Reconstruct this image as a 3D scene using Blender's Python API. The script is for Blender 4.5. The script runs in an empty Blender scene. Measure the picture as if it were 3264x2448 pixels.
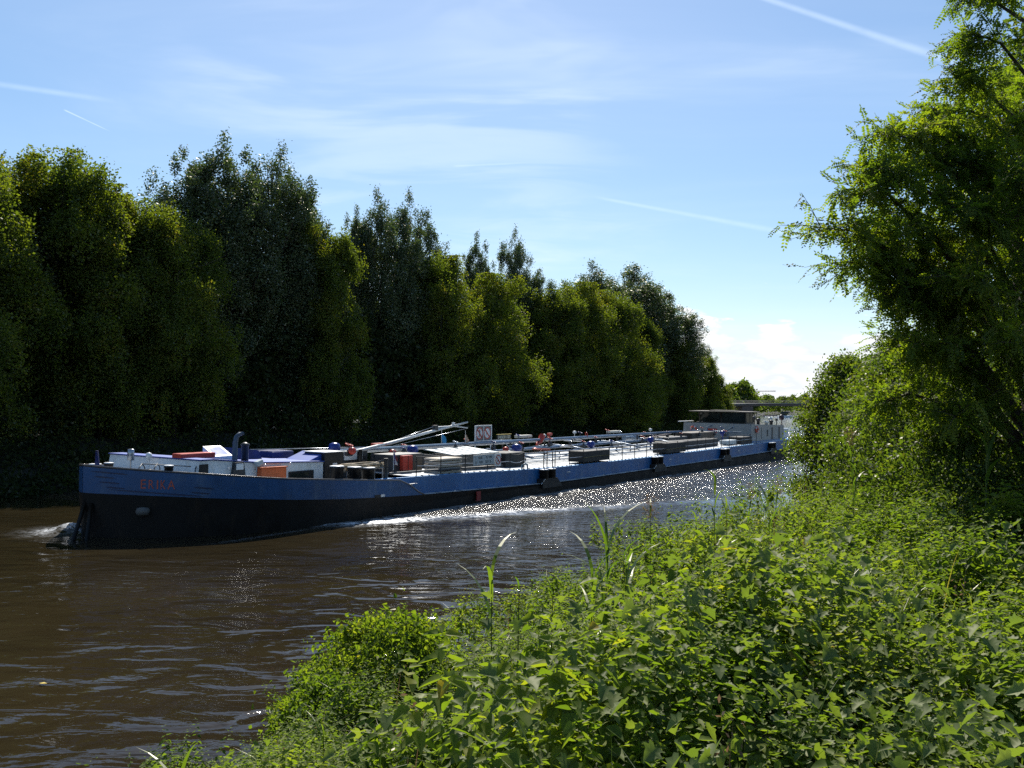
import bpy, math, random
import numpy as np
from mathutils import Vector, Matrix
R = math.radians
random.seed(7)
S = bpy.context.scene
COL = S.collection

# ---------------------------------------------------------------- camera, sky, sun, exposure
EYE = 5.306
PITCH, ROLL = 0.01853, 0.01832
cam = bpy.data.cameras.new("camera")
cam_o = bpy.data.objects.new("camera", cam)
COL.objects.link(cam_o)
S.camera = cam_o
cam.sensor_width = 36.0
cam.lens = 36.0 * 2955 / 3264
cam.clip_start, cam.clip_end = 0.05, 6000
cp, sp, cr, sr = math.cos(PITCH), math.sin(PITCH), math.cos(ROLL), math.sin(ROLL)
rx = Vector((cr, -sr * sp, sr * cp)); up = Vector((-sr, -cr * sp, cr * cp)); fw = Vector((0, cp, sp))
m = Matrix.Identity(4)
for i in range(3):
    m[i][0], m[i][1], m[i][2] = rx[i], up[i], -fw[i]
m[2][3] = EYE
cam_o.matrix_world = m

SUN_AZ, SUN_EL = -3.0, 45.0
SUN_STRENGTH, SKY_STRENGTH, EXPOSURE = 4.4, 0.100, 0.75
sun = bpy.data.lights.new("sun", 'SUN')
sun.energy = SUN_STRENGTH
sun.angle = R(0.53)
sun.color = (1.0, 0.955, 0.87)
sun_o = bpy.data.objects.new("sun", sun)
COL.objects.link(sun_o)
sd = Vector((math.sin(R(SUN_AZ)) * math.cos(R(SUN_EL)), math.cos(R(SUN_AZ)) * math.cos(R(SUN_EL)), math.sin(R(SUN_EL))))
sun_o.rotation_euler = sd.to_track_quat('Z', 'Y').to_euler()
sun_o.location = (0, 0, 60)

class NT:
    """tiny helper for node trees"""
    def __init__(s, nt): s.nt = nt; s.n = nt.nodes; s.l = nt.links
    def node(s, t, **kw):
        n = s.n.new(t)
        ins = kw.pop('ins', {})
        for k, v in kw.items(): setattr(n, k, v)
        for k, v in ins.items(): s.set(n, k, v)
        return n
    def set(s, n, k, v):
        if isinstance(v, bpy.types.NodeSocket): s.l.new(v, n.inputs[k])
        else: n.inputs[k].default_value = v
    def math(s, op, a, b=None, c=None, clamp=False):
        n = s.n.new('ShaderNodeMath'); n.operation = op; n.use_clamp = clamp
        s.set(n, 0, a)
        if b is not None: s.set(n, 1, b)
        if c is not None: s.set(n, 2, c)
        return n.outputs[0]
    def vmath(s, op, a, b=None):
        n = s.n.new('ShaderNodeVectorMath'); n.operation = op
        s.set(n, 0, a)
        if b is not None: s.set(n, 1, b)
        return n.outputs['Value'] if op in ('DOT_PRODUCT', 'LENGTH') else n.outputs['Vector']
    def smooth(s, v, a, b, lo=0.0, hi=1.0):
        n = s.n.new('ShaderNodeMapRange'); n.interpolation_type = 'SMOOTHSTEP'
        s.set(n, 'Value', v); s.set(n, 'From Min', a); s.set(n, 'From Max', b)
        s.set(n, 'To Min', lo); s.set(n, 'To Max', hi)
        return n.outputs['Result']
    def noise(s, vec, scale, detail=3.0, rough=0.55, dist=0.0):
        n = s.n.new('ShaderNodeTexNoise')
        s.set(n, 'Vector', vec); s.set(n, 'Scale', scale); s.set(n, 'Detail', detail)
        s.set(n, 'Roughness', rough); s.set(n, 'Distortion', dist)
        return n.outputs['Fac']
    def mapping(s, vec, scale=(1, 1, 1), rot=(0, 0, 0), loc=(0, 0, 0)):
        n = s.n.new('ShaderNodeMapping')
        s.set(n, 'Vector', vec); n.inputs['Scale'].default_value = scale
        n.inputs['Rotation'].default_value = rot; n.inputs['Location'].default_value = loc
        return n.outputs[0]
    def mix(s, f, a, b, blend='MIX'):
        n = s.n.new('ShaderNodeMix'); n.data_type = 'RGBA'; n.blend_type = blend
        s.set(n, 0, f); s.set(n, 6, a); s.set(n, 7, b)
        return n.outputs[2]
    def ramp(s, f, stops):
        n = s.n.new('ShaderNodeValToRGB'); s.set(n, 0, f)
        e = n.color_ramp.elements
        e[0].position, e[0].color = stops[0][0], (*stops[0][1], 1)
        e[1].position, e[1].color = stops[-1][0], (*stops[-1][1], 1)
        for p, c in stops[1:-1]:
            k = e.new(p); k.color = (*c, 1)
        return n.outputs[0]

def view_dir(u, v):
    """direction of a point of the sky (azimuth from +Y to +X, elevation), degrees"""
    return Vector((math.sin(R(u)) * math.cos(R(v)), math.cos(R(u)) * math.cos(R(v)), math.sin(R(v))))

world = bpy.data.worlds.new("World")
S.world = world
world.use_nodes = True
w = NT(world.node_tree)
bg = w.n['Background']
sky = w.node('ShaderNodeTexSky', sky_type='NISHITA')
sky.sun_disc = False
sky.sun_elevation, sky.sun_rotation = R(SUN_EL), R(SUN_AZ)
sky.altitude = 50; sky.air_density = 1.0; sky.dust_density = 0.35; sky.ozone_density = 2.2
dirv = w.node('ShaderNodeTexCoord').outputs['Generated']
sep = w.node('ShaderNodeSeparateXYZ', ins={0: dirv})
dz = sep.outputs['Z']
# cloud sheet coordinates: the sky direction dropped onto a flat layer
inv = w.math('DIVIDE', 1.0, w.math('MAXIMUM', w.math('ADD', dz, 0.06), 0.02))
flat = w.vmath('MULTIPLY', dirv, w.node('ShaderNodeCombineXYZ', ins={0: inv, 1: inv, 2: 0.0}).outputs[0])
c1 = w.noise(w.mapping(flat, (0.55, 1.0, 1), (0, 0, R(-18)), (3.1, 0.7, 0)), 0.8, 6, 0.6, 0.6)
c2 = w.noise(w.mapping(flat, (1.2, 2.1, 1), (0, 0, R(-14)), (1.7, 5.2, 0)), 1.1, 4, 0.52, 0.7)
cir = w.math('MULTIPLY', w.smooth(c1, 0.46, 0.74), w.smooth(c2, 0.38, 0.78))
# a brighter wispy patch high in the middle of the view
pd = view_dir(-6, 18.2)
near = w.math('SUBTRACT', 1.0, w.vmath('DOT_PRODUCT', dirv, tuple(pd)))
patch = w.math('MULTIPLY', w.smooth(near, 0.035, 0.0), w.smooth(c2, 0.40, 0.66))
cir = w.math('ADD', w.math('MULTIPLY', cir, 0.26), w.math('MULTIPLY', patch, 0.26), clamp=True)
veil = w.math('MULTIPLY', w.smooth(c1, 0.36, 0.72), 0.06)
cir = w.math('ADD', cir, veil, clamp=True)
def contrail(d0, d1, width, strength, fade):
    """thin streak on the sky between two directions: a great circle with soft edges"""
    a, b = d0.normalized(), d1.normalized()
    nrm = a.cross(b).normalized(); mid = (a + b).normalized(); tang = nrm.cross(mid).normalized()
    off = w.math('ABSOLUTE', w.vmath('DOT_PRODUCT', dirv, tuple(nrm)))
    t = w.vmath('DOT_PRODUCT', dirv, tuple(tang))
    half = math.sin(a.angle(b) / 2)
    if b.dot(tang) < 0: t = w.math('MULTIPLY', t, -1.0)
    wd = w.smooth(t, -half, half, width, width * fade)
    core = w.smooth(w.math('DIVIDE', off, wd), 1.0, 0.0)
    ends = w.math('MULTIPLY', w.smooth(t, -half, -half * 0.85), w.smooth(t, half, half * 0.2))
    ok = w.math('GREATER_THAN', w.vmath('DOT_PRODUCT', dirv, tuple(mid)), 0.5)
    pat = w.smooth(w.noise(dirv, 46.0, 3, 0.6), 0.15, 0.7, 0.6, 1.0)
    return w.math('MULTIPLY', w.math('MULTIPLY', w.math('MULTIPLY', core, ends), ok), w.math('MULTIPLY', pat, strength))
def pxdir(u, v):
    return (rx * ((u - 1632) / 2955) + up * (-(v - 1224) / 2955) + fw).normalized()
trails = None
for args in ((pxdir(2380, -25), pxdir(3230, 262), 0.0040, 0.20, 1.5),
             (pxdir(1880, 625), pxdir(2900, 815), 0.0026, 0.14, 2.2),
             (pxdir(200, 348), pxdir(362, 424), 0.0011, 0.30, 0.6),
             (pxdir(-200, 240), pxdir(420, 330), 0.0040, 0.14, 1.0),
             (pxdir(1440, 530), pxdir(1700, 518), 0.0016, 0.12, 1.0)):
    c = contrail(*args)
    trails = c if trails is None else w.math('ADD', trails, c, clamp=True)
# low cumulus far off over the horizon
az = w.math('ARCTAN2', sep.outputs['X'], sep.outputs['Y'])
el = w.math('ARCSINE', dz)
cuv = w.node('ShaderNodeCombineXYZ', ins={0: az, 1: el, 2: 0.0}).outputs[0]
cn = w.noise(w.mapping(cuv, (15.0, 42.0, 1), (0, 0, 0), (0.55, 0.35, 0)), 1.0, 7, 0.55, 0.2)
thr = w.smooth(el, R(2.6), R(6.9), 0.34, 0.66)
cum = w.smooth(w.math('SUBTRACT', cn, thr), 0.0, 0.075)
cum = w.math('MULTIPLY', cum, w.smooth(el, R(9.0), R(5.5)))
glow = w.smooth(el, R(8.0), R(0.5))
gam = w.node('ShaderNodeGamma', ins={0: sky.outputs[0], 1: 0.80}).outputs[0]
hsv = w.node('ShaderNodeHueSaturation', ins={'Saturation': 1.22, 'Value': 1.10, 'Color': w.mix(1.0, gam, (0.97, 1.0, 1.03, 1), 'MULTIPLY')}).outputs[0]
skyc = w.mix(w.math('MULTIPLY', glow, 0.25), hsv, (5.6, 6.1, 6.6, 1))
skyc = w.mix(cir, skyc, (6.2, 6.9, 7.7, 1))
skyc = w.mix(trails, skyc, (7.6, 8.6, 9.6, 1))
cumcol = w.mix(w.smooth(cn, 0.62, 0.42), (6.9, 7.0, 7.1, 1), (5.4, 5.7, 6.1, 1))
skyc = w.mix(w.math('MULTIPLY', cum, 0.92), skyc, cumcol)
w.l.new(skyc, bg.inputs['Color'])
bg.inputs['Strength'].default_value = SKY_STRENGTH

S.view_settings.view_transform = 'Standard'
S.view_settings.look = 'None'
S.view_settings.exposure = EXPOSURE
S.view_settings.gamma = 1.0
S.view_settings.use_curve_mapping = False
S.render.engine = 'CYCLES'
cy = S.cycles
cy.max_bounces = 7; cy.diffuse_bounces = 3; cy.glossy_bounces = 4; cy.transmission_bounces = 4
cy.transparent_max_bounces = 6; cy.caustics_reflective = False; cy.caustics_refractive = False
cy.sample_clamp_indirect = 6.0; cy.sample_clamp_direct = 50.0
cy.use_denoising = False
try:
    cy.denoiser = 'OPENIMAGEDENOISE'; cy.denoising_prefilter = 'ACCURATE'
except Exception: pass

# ---------------------------------------------------------------- helpers
def link(o, parent=None):
    COL.objects.link(o)
    if parent is not None: o.parent = parent
    return o
def tag(o, label=None, cat=None, group=None, kind=None):
    if label: o['label'] = label
    if cat: o['category'] = cat
    if group: o['group'] = group
    if kind: o['kind'] = kind
    return o
def thing(name, label, cat, loc=(0, 0, 0), rotz=0.0, group=None, mat4=None):
    o = bpy.data.objects.new(name, None)
    o.empty_display_size = 0.2
    link(o)
    if mat4 is not None: o.matrix_world = mat4
    else:
        o.location = loc; o.rotation_euler = (0, 0, rotz)
    return tag(o, label, cat, group)

class MB:
    """collects simple shapes and links them as ONE mesh object"""
    def __init__(s): s.v = []; s.f = []; s.sm = []
    def add(s, vs, fs, smooth=False):
        b = len(s.v); s.v += [tuple(x) for x in vs]
        s.f += [tuple(b + i for i in f) for f in fs]; s.sm += [smooth] * len(fs)
        return s
    def box(s, x0, x1, y0, y1, z0, z1, bev=0.0, rot=None):
        if bev <= 0:
            vs = [(x, y, z) for z in (z0, z1) for y in (y0, y1) for x in (x0, x1)]
            fs = [(0, 2, 3, 1), (4, 5, 7, 6), (0, 1, 5, 4), (2, 6, 7, 3), (0, 4, 6, 2), (1, 3, 7, 5)]
        else:
            e = bev; vs = []
            lev = ((z0, e), (z0 + e, 0), (z1 - e, 0), (z1, e))
            for z, i in lev:
                X0, X1, Y0, Y1 = x0 + i, x1 - i, y0 + i, y1 - i
                vs += [(X0 + e, Y0, z), (X1 - e, Y0, z), (X1, Y0 + e, z), (X1, Y1 - e, z), (X1 - e, Y1, z), (X0 + e, Y1, z), (X0, Y1 - e, z), (X0, Y0 + e, z)]
            fs = [tuple(range(7, -1, -1)), tuple(range(24, 32))]
            for k in range(3):
                for i in range(8):
                    j = (i + 1) % 8; fs.append((k * 8 + i, k * 8 + j, k * 8 + 8 + j, k * 8 + 8 + i))
        if rot is not None: vs = [rot @ Vector(q) for q in vs]
        return s.add(vs, fs)
    def prism(s, pts, y0, y1):
        """outline of (x, z) points given thickness along y"""
        n = len(pts)
        vs = [(x, y0, z) for x, z in pts] + [(x, y1, z) for x, z in pts]
        fs = [tuple(range(n)), tuple(range(2 * n - 1, n - 1, -1))]
        fs += [(i, i + n, (i + 1) % n + n, (i + 1) % n) for i in range(n)]
        return s.add(vs, fs)
    def tube(s, pts, r, n=8, cap=True):
        pts = [Vector(p) for p in pts]
        rs = r if isinstance(r, (list, tuple)) else [r] * len(pts)
        vs = []; fs = []
        for i, p in enumerate(pts):
            d = (pts[min(i + 1, len(pts) - 1)] - pts[max(i - 1, 0)]).normalized()
            a = d.cross(Vector((0, 0, 1)))
            if a.length < 1e-3: a = d.cross(Vector((1, 0, 0)))
            a.normalize(); b = d.cross(a)
            for k in range(n):
                t = 2 * math.pi * k / n
                vs.append(p + (a * math.cos(t) + b * math.sin(t)) * rs[i])
        for i in range(len(pts) - 1):
            for k in range(n):
                fs.append((i * n + k, i * n + (k + 1) % n, (i + 1) * n + (k + 1) % n, (i + 1) * n + k))
        s.add(vs, fs, True)
        if cap:
            q = (len(pts) - 1) * n
            b = len(s.v) - len(vs)
            s.f += [tuple(b + k for k in range(n)), tuple(b + q + k for k in range(n - 1, -1, -1))]; s.sm += [False, False]
        return s
    def lathe(s, prof, c=(0, 0, 0), n=14):
        """(radius, z) profile turned about a vertical axis"""
        vs = []; fs = []
        for r_, z in prof:
            for k in range(n):
                t = 2 * math.pi * k / n
                vs.append((c[0] + r_ * math.cos(t), c[1] + r_ * math.sin(t), c[2] + z))
        for i in range(len(prof) - 1):
            for k in range(n):
                fs.append((i * n + k, i * n + (k + 1) % n, (i + 1) * n + (k + 1) % n, (i + 1) * n + k))
        fs += [tuple(range(n - 1, -1, -1)), tuple((len(prof) - 1) * n + k for k in range(n))]
        return s.add(vs, fs, True)
    def torus(s, c, axis, r0, r1, n=18, k=7, a0=0.0, a1=2 * math.pi):
        axis = Vector(axis).normalized(); c = Vector(c)
        a = axis.cross(Vector((0, 0, 1)))
        if a.length < 1e-3: a = axis.cross(Vector((1, 0, 0)))
        a.normalize(); b = axis.cross(a)
        vs = []; fs = []
        full = abs(a1 - a0) > 6.28
        m_ = n if full else n + 1
        for i in range(m_):
            t = a0 + (a1 - a0) * i / n; d = a * math.cos(t) + b * math.sin(t)
            for j in range(k):
                q = 2 * math.pi * j / k
                vs.append(c + d * (r0 + r1 * math.cos(q)) + axis * (r1 * math.sin(q)))
        for i in range(n):
            for j in range(k):
                i2 = (i + 1) % m_; fs.append((i * k + j, i * k + (j + 1) % k, i2 * k + (j + 1) % k, i2 * k + j))
        return s.add(vs, fs, True)
    def build(s, name, mat, parent=None, label=None):
        me = bpy.data.meshes.new(name)
        me.from_pydata(s.v, [], s.f)
        me.polygons.foreach_set('use_smooth', s.sm)
        me.update()
        o = bpy.data.objects.new(name, me)
        me.materials.append(mat)
        link(o, parent)
        if label: o['label'] = label
        return o

def np_mesh(name, V, F, mat, smooth=False):
    """big mesh from numpy arrays; F is a list of (count x k) index arrays"""
    F = F if isinstance(F, list) else [F]
    me = bpy.data.meshes.new(name)
    V = np.ascontiguousarray(V, dtype=np.float32)
    me.vertices.add(len(V)); me.vertices.foreach_set('co', V.ravel())
    li = np.concatenate([f.ravel() for f in F]).astype(np.int32)
    tot = np.concatenate([np.full(len(f), f.shape[1]) for f in F]).astype(np.int32)
    st = np.concatenate([[0], np.cumsum(tot)[:-1]]).astype(np.int32)
    me.loops.add(len(li)); me.loops.foreach_set('vertex_index', li)
    me.polygons.add(len(tot)); me.polygons.foreach_set('loop_start', st); me.polygons.foreach_set('loop_total', tot)
    me.polygons.foreach_set('use_smooth', np.full(len(tot), smooth))
    me.update(calc_edges=True)
    me.materials.append(mat)
    return me
def mesh_obj(name, me, parent=None):
    return link(bpy.data.objects.new(name, me), parent)

def make_mat(name, col, rough=0.5, metal=0.0, var=0.12, scale=3.0, dirt=None, dirt_amt=0.0, bump=0.0, spec=0.5, coat=0.0):
    mt = bpy.data.materials.new(name); mt.use_nodes = True
    t = NT(mt.node_tree); b = t.n['Principled BSDF']
    co = t.node('ShaderNodeTexCoord').outputs['Object']
    n1 = t.noise(co, scale, 5, 0.6)
    c = t.mix(t.smooth(n1, 0.3, 0.7), (*[max(0, x * (1 - var)) for x in col], 1), (*[min(1, x * (1 + var)) for x in col], 1))
    if dirt:
        st = t.noise(t.mapping(co, (1.0, 1.0, 0.35)), scale * 1.7, 6, 0.65, 0.3)
        c = t.mix(t.math('MULTIPLY', t.smooth(st, 0.5, 0.68), dirt_amt), c, (*dirt, 1))
    t.l.new(c, b.inputs['Base Color'])
    t.set(b, 'Roughness', t.smooth(n1, 0.2, 0.8, max(0.02, rough * 0.8), min(1, rough * 1.2)))
    b.inputs['Metallic'].default_value = metal
    b.inputs['Specular IOR Level'].default_value = spec
    b.inputs['Coat Weight'].default_value = coat
    if bump:
        bn = t.node('ShaderNodeBump', ins={'Strength': 0.5, 'Distance': bump, 'Height': t.noise(co, scale * 2.2, 4)})
        t.l.new(bn.outputs[0], b.inputs['Normal'])
    return mt

def leaf_mat(name, stops, trans=0.45, gloss=0.10, rough=0.38, tmul=(1.25, 1.35, 0.55), clump=None):
    """leaf: diffuse and translucent halves, a waxy sheen, each leaf its own tint"""
    mt = bpy.data.materials.new(name); mt.use_nodes = True
    t = NT(mt.node_tree); t.n.remove(t.n['Principled BSDF']); out = t.n['Material Output']
    rnd = t.node('ShaderNodeNewGeometry').outputs['Random Per Island']
    if clump:
        co = t.node('ShaderNodeTexCoord').outputs['Object']
        rnd = t.math('ADD', t.math('MULTIPLY', rnd, 0.55), t.math('MULTIPLY', t.smooth(t.noise(co, clump, 2), 0.3, 0.7), 0.45))
    c = t.ramp(rnd, stops)
    tc = t.mix(1.0, c, (*tmul, 1), 'MULTIPLY')
    d = t.node('ShaderNodeBsdfDiffuse', ins={'Color': c}).outputs[0]
    tr = t.node('ShaderNodeBsdfTranslucent', ins={'Color': tc}).outputs[0]
    g = t.node('ShaderNodeBsdfGlossy', ins={'Color': (1.0, 0.97, 0.86, 1), 'Roughness': rough}).outputs[0]
    a = t.node('ShaderNodeMixShader', ins={0: trans, 1: d, 2: tr}).outputs[0]
    fr = t.node('ShaderNodeFresnel', ins={'IOR': 1.4}).outputs[0]
    b = t.node('ShaderNodeMixShader', ins={0: t.math('MULTIPLY', t.math('ADD', t.math('MULTIPLY', fr, 0.35), 0.045), gloss * 4.0), 1: a, 2: g}).outputs[0]
    t.l.new(b, out.inputs['Surface'])
    return mt

# ---------------------------------------------------------------- canal frame: T along the canal, N across it
TH = 0.5687826
AX = np.array([math.sin(TH), math.cos(TH)]); NN = np.array([math.cos(TH), -math.sin(TH)])
def TN(t, n): return AX * t + NN * n
def to_tn(x, y): return x * AX[0] + y * AX[1], x * NN[0] + y * NN[1]
rng = np.random.default_rng(11)

def vnoise(x, y, s, seed=0):
    """smooth value noise in -1..1"""
    x = np.asarray(x) / s; y = np.asarray(y) / s
    xi = np.floor(x).astype(np.int64); yi = np.floor(y).astype(np.int64)
    fx = x - xi; fy = y - yi; fx = fx * fx * (3 - 2 * fx); fy = fy * fy * (3 - 2 * fy)
    def h(a, b):
        q = (a * 374761393 + b * 668265263 + seed * 1442695041) & 0xffffffff
        q = ((q ^ (q >> 13)) * 1274126177) & 0xffffffff
        return ((q ^ (q >> 16)) & 0xffff) / 32767.5 - 1
    return (h(xi, yi) * (1 - fx) + h(xi + 1, yi) * fx) * (1 - fy) + (h(xi, yi + 1) * (1 - fx) + h(xi + 1, yi + 1) * fx) * fy
def sstep(a, b, x):
    t = np.clip((np.asarray(x, dtype=float) - a) / (b - a), 0, 1); return t * t * (3 - 2 * t)

# ---------------------------------------------------------------- water
def water_material():
    mt = bpy.data.materials.new("canal_water"); mt.use_nodes = True
    t = NT(mt.node_tree); b = t.n['Principled BSDF']
    co = t.node('ShaderNodeTexCoord').outputs['Object']
    wake = t.node('ShaderNodeAttribute', attribute_name='wake').outputs['Fac']
    foam_glitter = t.node('ShaderNodeAttribute', attribute_name='foam_glitter').outputs['Fac']
    ripple = t.node('ShaderNodeAttribute', attribute_name='ripple').outputs['Fac']
    rot = R(-8)
    v1 = t.mapping(co, (0.62, 1.0, 1), (0, 0, rot)); v2 = t.mapping(co, (0.5, 1.0, 1), (0, 0, R(14)))
    big = t.noise(v1, 0.85, 2.0, 0.48, 0.5)
    med = t.noise(v2, 1.9, 3, 0.55, 0.5)
    sml = t.noise(t.mapping(co, (0.6, 1, 1), (0, 0, R(-20))), 7.0, 3, 0.6, 0.3)
    fine = t.noise(co, 5.0, 4, 0.65, 0.8)
    tiny = t.noise(co, 17.0, 3, 0.7, 0.5)
    swell = t.node('ShaderNodeAttribute', attribute_name='swell').outputs['Fac']
    calm = t.math('ADD', t.math('MULTIPLY', big, t.math('MULTIPLY', swell, 0.31)), t.math('MULTIPLY', t.math('ADD', t.math('MULTIPLY', med, 0.10), t.math('MULTIPLY', sml, 0.012)), t.math('ADD', 0.24, t.math('MULTIPLY', ripple, 1.0))))
    patch = t.smooth(t.noise(co, 0.09, 2), 0.3, 0.7, 0.55, 1.15)
    calm = t.math('MULTIPLY', calm, patch)
    rough_ = t.math('MULTIPLY', wake, t.math('ADD', t.math('MULTIPLY', fine, 0.115), t.math('MULTIPLY', tiny, 0.02)))
    hgt = t.math('ADD', calm, rough_)
    bn = t.node('ShaderNodeBump', ins={'Strength': 1.0, 'Distance': 1.0, 'Height': hgt})
    t.l.new(bn.outputs[0], b.inputs['Normal'])
    mud = t.mix(t.smooth(t.noise(co, 0.15, 3), 0.3, 0.7), (0.020, 0.0150, 0.0072, 1), (0.029, 0.0215, 0.0100, 1))
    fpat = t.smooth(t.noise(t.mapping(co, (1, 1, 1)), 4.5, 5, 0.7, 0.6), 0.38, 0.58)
    fm = t.math('MULTIPLY', foam_glitter, fpat, clamp=True)
    t.l.new(t.mix(fm, mud, (0.72, 0.74, 0.76, 1)), b.inputs['Base Color'])  # white covers real foam and the sun glitter painted along the wake
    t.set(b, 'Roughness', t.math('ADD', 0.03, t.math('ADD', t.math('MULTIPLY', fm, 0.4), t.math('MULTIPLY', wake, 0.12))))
    b.inputs['IOR'].default_value = 1.333; b.inputs['Specular IOR Level'].default_value = 0.78
    return mt
WATER = water_material()

def build_water():
    # fine patch round the barge, coarse sheet to the horizon, all one mesh in (t, n)
    tg = np.concatenate([[-3000, -800, -200, -60], np.arange(-20, 16, 2.0), np.arange(16, 75, 0.22), np.arange(75, 120, 1.0), np.arange(120, 260, 10), [300, 500, 900, 1600, 3200]])
    ng = np.concatenate([[-3000, -900, -300, -120, -70], np.arange(-52, -37, 1.5), np.arange(-36, -30, 0.25), np.arange(-30, -8, 0.16), [-7, 0, 30, 90, 200, 500, 1200, 3000]])
    T, N = np.meshgrid(tg, ng, indexing='ij')
    X = AX[0] * T + NN[0] * N; Y = AX[1] * T + NN[1] * N
    Z = np.zeros_like(X)
    edge = -27.25 + 0.42 * np.clip(T - 27.2, 0, 26) + 0.10 * np.clip(T - 53, 0, 80) + 0.25 * vnoise(T, N, 1.3, 5)
    wake = sstep(0.0, 0.9, edge - N) * (T > 27) * (N > -60) * (0.45 + 0.55 * np.exp(-np.clip(N + 27, 0, 20) / 2.2))
    # Kelvin crest along the rim of the wake, and chop inside it
    d = edge - N
    crest = np.exp(-((d - 0.35) / 0.38) ** 2) * sstep(27, 31, T) * (1 - sstep(52, 75, T))
    Z += 0.10 * crest
    inside = sstep(0, 1.2, d) * (T > 27) * (1 - sstep(70, 100, T))
    Z += inside * (0.05 * vnoise(T, N, 0.9, 1) + 0.03 * vnoise(T, N, 0.45, 2))
    # long low waves on the open water
    fade = (1 - sstep(60, 110, np.abs(T - 30)))
    Z += fade * 0.012 * np.sin(1.9 * (N * 0.8 + T * 0.45) + 1.5 * vnoise(T, N, 6, 8)) * sstep(-30, -24, N)
    # bow wave hump
    rb = np.hypot((T - 21.15) * 0.75, (N + 33.5) * 0.9)
    Z += 0.22 * np.exp(-(rb / 0.7) ** 2) * (1 + 0.8 * vnoise(T, N, 0.4, 6))
    foam_glitter = (0.60 + 0.75 * (1 - sstep(36, 44, T))) * np.exp(-((d - 0.7) / 0.8) ** 2) * (0.70 + 0.6 * vnoise(T, N, 0.8, 17)) * sstep(27, 29.5, T) * (1 - sstep(41, 56, T))  # wake band: white painted into the colour for the sun's glitter
    foam_glitter = np.maximum(foam_glitter, 0.45 * np.exp(-((N + 27.0) / 0.45) ** 2) * sstep(29, 34, T) * (1 - sstep(75, 95, T)))
    foam_glitter = np.maximum(foam_glitter, 1.6 * np.exp(-(rb / 0.9) ** 2) * (0.7 + 0.7 * vnoise(T, N, 0.5, 18)))
    foam_glitter = np.maximum(foam_glitter, 0.22 * np.exp(-((N + 27.0 - 0.02 * (28 - T)) / 0.12) ** 2) * sstep(21.5, 24, T) * (1 - sstep(27, 28.5, T)))
    nt_, nn_ = T.shape
    idx = np.arange(nt_ * nn_).reshape(nt_, nn_)
    F = np.stack([idx[:-1, :-1], idx[:-1, 1:], idx[1:, 1:], idx[1:, :-1]], -1).reshape(-1, 4)
    V = np.stack([X, Y, Z], -1).reshape(-1, 3)
    me = np_mesh("water", V, F, WATER, True)
    ripple = np.clip(sstep(20, 30, T) * sstep(-25, -18, N) + 0.5 * sstep(-6, 4, -T + 14) + 0.35 * vnoise(T, N, 4.0, 19), 0, 1)
    swell = np.clip(0.26 + 0.8 * sstep(-22, -12, N) + 0.3 * vnoise(T, N, 5.0, 37), 0.2, 1.2)
    for nm, arr in (('swell', swell), ('ripple', ripple), ('wake', np.clip(wake, 0, 1)), ('foam_glitter', np.clip(foam_glitter, 0, 1))):
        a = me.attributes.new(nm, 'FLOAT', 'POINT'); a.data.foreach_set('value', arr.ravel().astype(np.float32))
    o = mesh_obj("water", me)
    tag(o, "brown canal water with ripples and a sparkling wake", None, None, 'structure')
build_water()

# ---------------------------------------------------------------- banks and ground
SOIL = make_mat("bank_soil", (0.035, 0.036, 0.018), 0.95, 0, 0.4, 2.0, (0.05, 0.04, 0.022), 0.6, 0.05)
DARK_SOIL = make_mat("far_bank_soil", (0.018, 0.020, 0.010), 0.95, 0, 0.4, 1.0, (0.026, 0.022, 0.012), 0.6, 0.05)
def grid_obj(name, tg, ng, zf, mat, label):
    T, N = np.meshgrid(tg, ng, indexing='ij')
    X = AX[0] * T + NN[0] * N; Y = AX[1] * T + NN[1] * N
    X, Y, Z = zf(T, N, X, Y)
    idx = np.arange(T.size).reshape(T.shape)
    F = np.stack([idx[:-1, :-1], idx[:-1, 1:], idx[1:, 1:], idx[1:, :-1]], -1).reshape(-1, 4)
    o = mesh_obj(name, np_mesh(name, np.stack([X, Y, Z], -1).reshape(-1, 3), F, mat, True))
    return tag(o, label, None, None, 'structure')

def near_ground(T, N, Y):
    """height of the near bank: a level top where the viewer stands, then a slope into the water"""
    ne = -1.8 - np.clip((Y - 8) * 0.06, 0, 1.2)
    s = np.clip((N - ne) / (-10.3 - 1.1 * sstep(8, 14, T) - ne), 0, 1.6)
    z = 0.16 * vnoise(T, N, 2.3, 77) * (s < 0.9) + np.where(N > ne, 3.42, np.where(s < 1, 3.42 * np.power(np.clip(1 - s, 0, 1), 1.28), -1.2 * (s - 1) * 4))
    return z + 0.05 * vnoise(T, N, 1.7, 3) * (s < 1)
grid_obj("near_bank", np.concatenate([[-600, -200, -60], np.arange(-20, 80, 0.7), [90, 130, 200, 330]]),
         np.concatenate([np.arange(-16, 4, 0.5), [6, 10, 20, 60, 200, 700]]),
         lambda T, N, X, Y: (X, Y, np.where(N < -14.5, -3.0, near_ground(T, N, Y))), SOIL, "overgrown grassy bank sloping down to the canal")
def far_edge(T):
    """waterline of the far bank, swinging away where the row of trees ends"""
    return -46.5 - 0.0042 * np.clip(np.asarray(T, dtype=float) - 115, 0, 60) ** 2
def far_z(T, N, X, Y):
    s = np.clip((far_edge(T) - N) / 5.0, -0.6, 1)
    z = 2.6 * np.where(s > 0, s ** 0.8, s)
    return X, Y, z + 0.15 * vnoise(T, N, 3, 9) * (s > 0)
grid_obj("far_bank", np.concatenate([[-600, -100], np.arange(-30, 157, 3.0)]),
         np.concatenate([[-900, -300, -120, -80], np.arange(-64, -44, 0.8)]), far_z, DARK_SOIL, "dark wooded bank on the far side of the canal")
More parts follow.
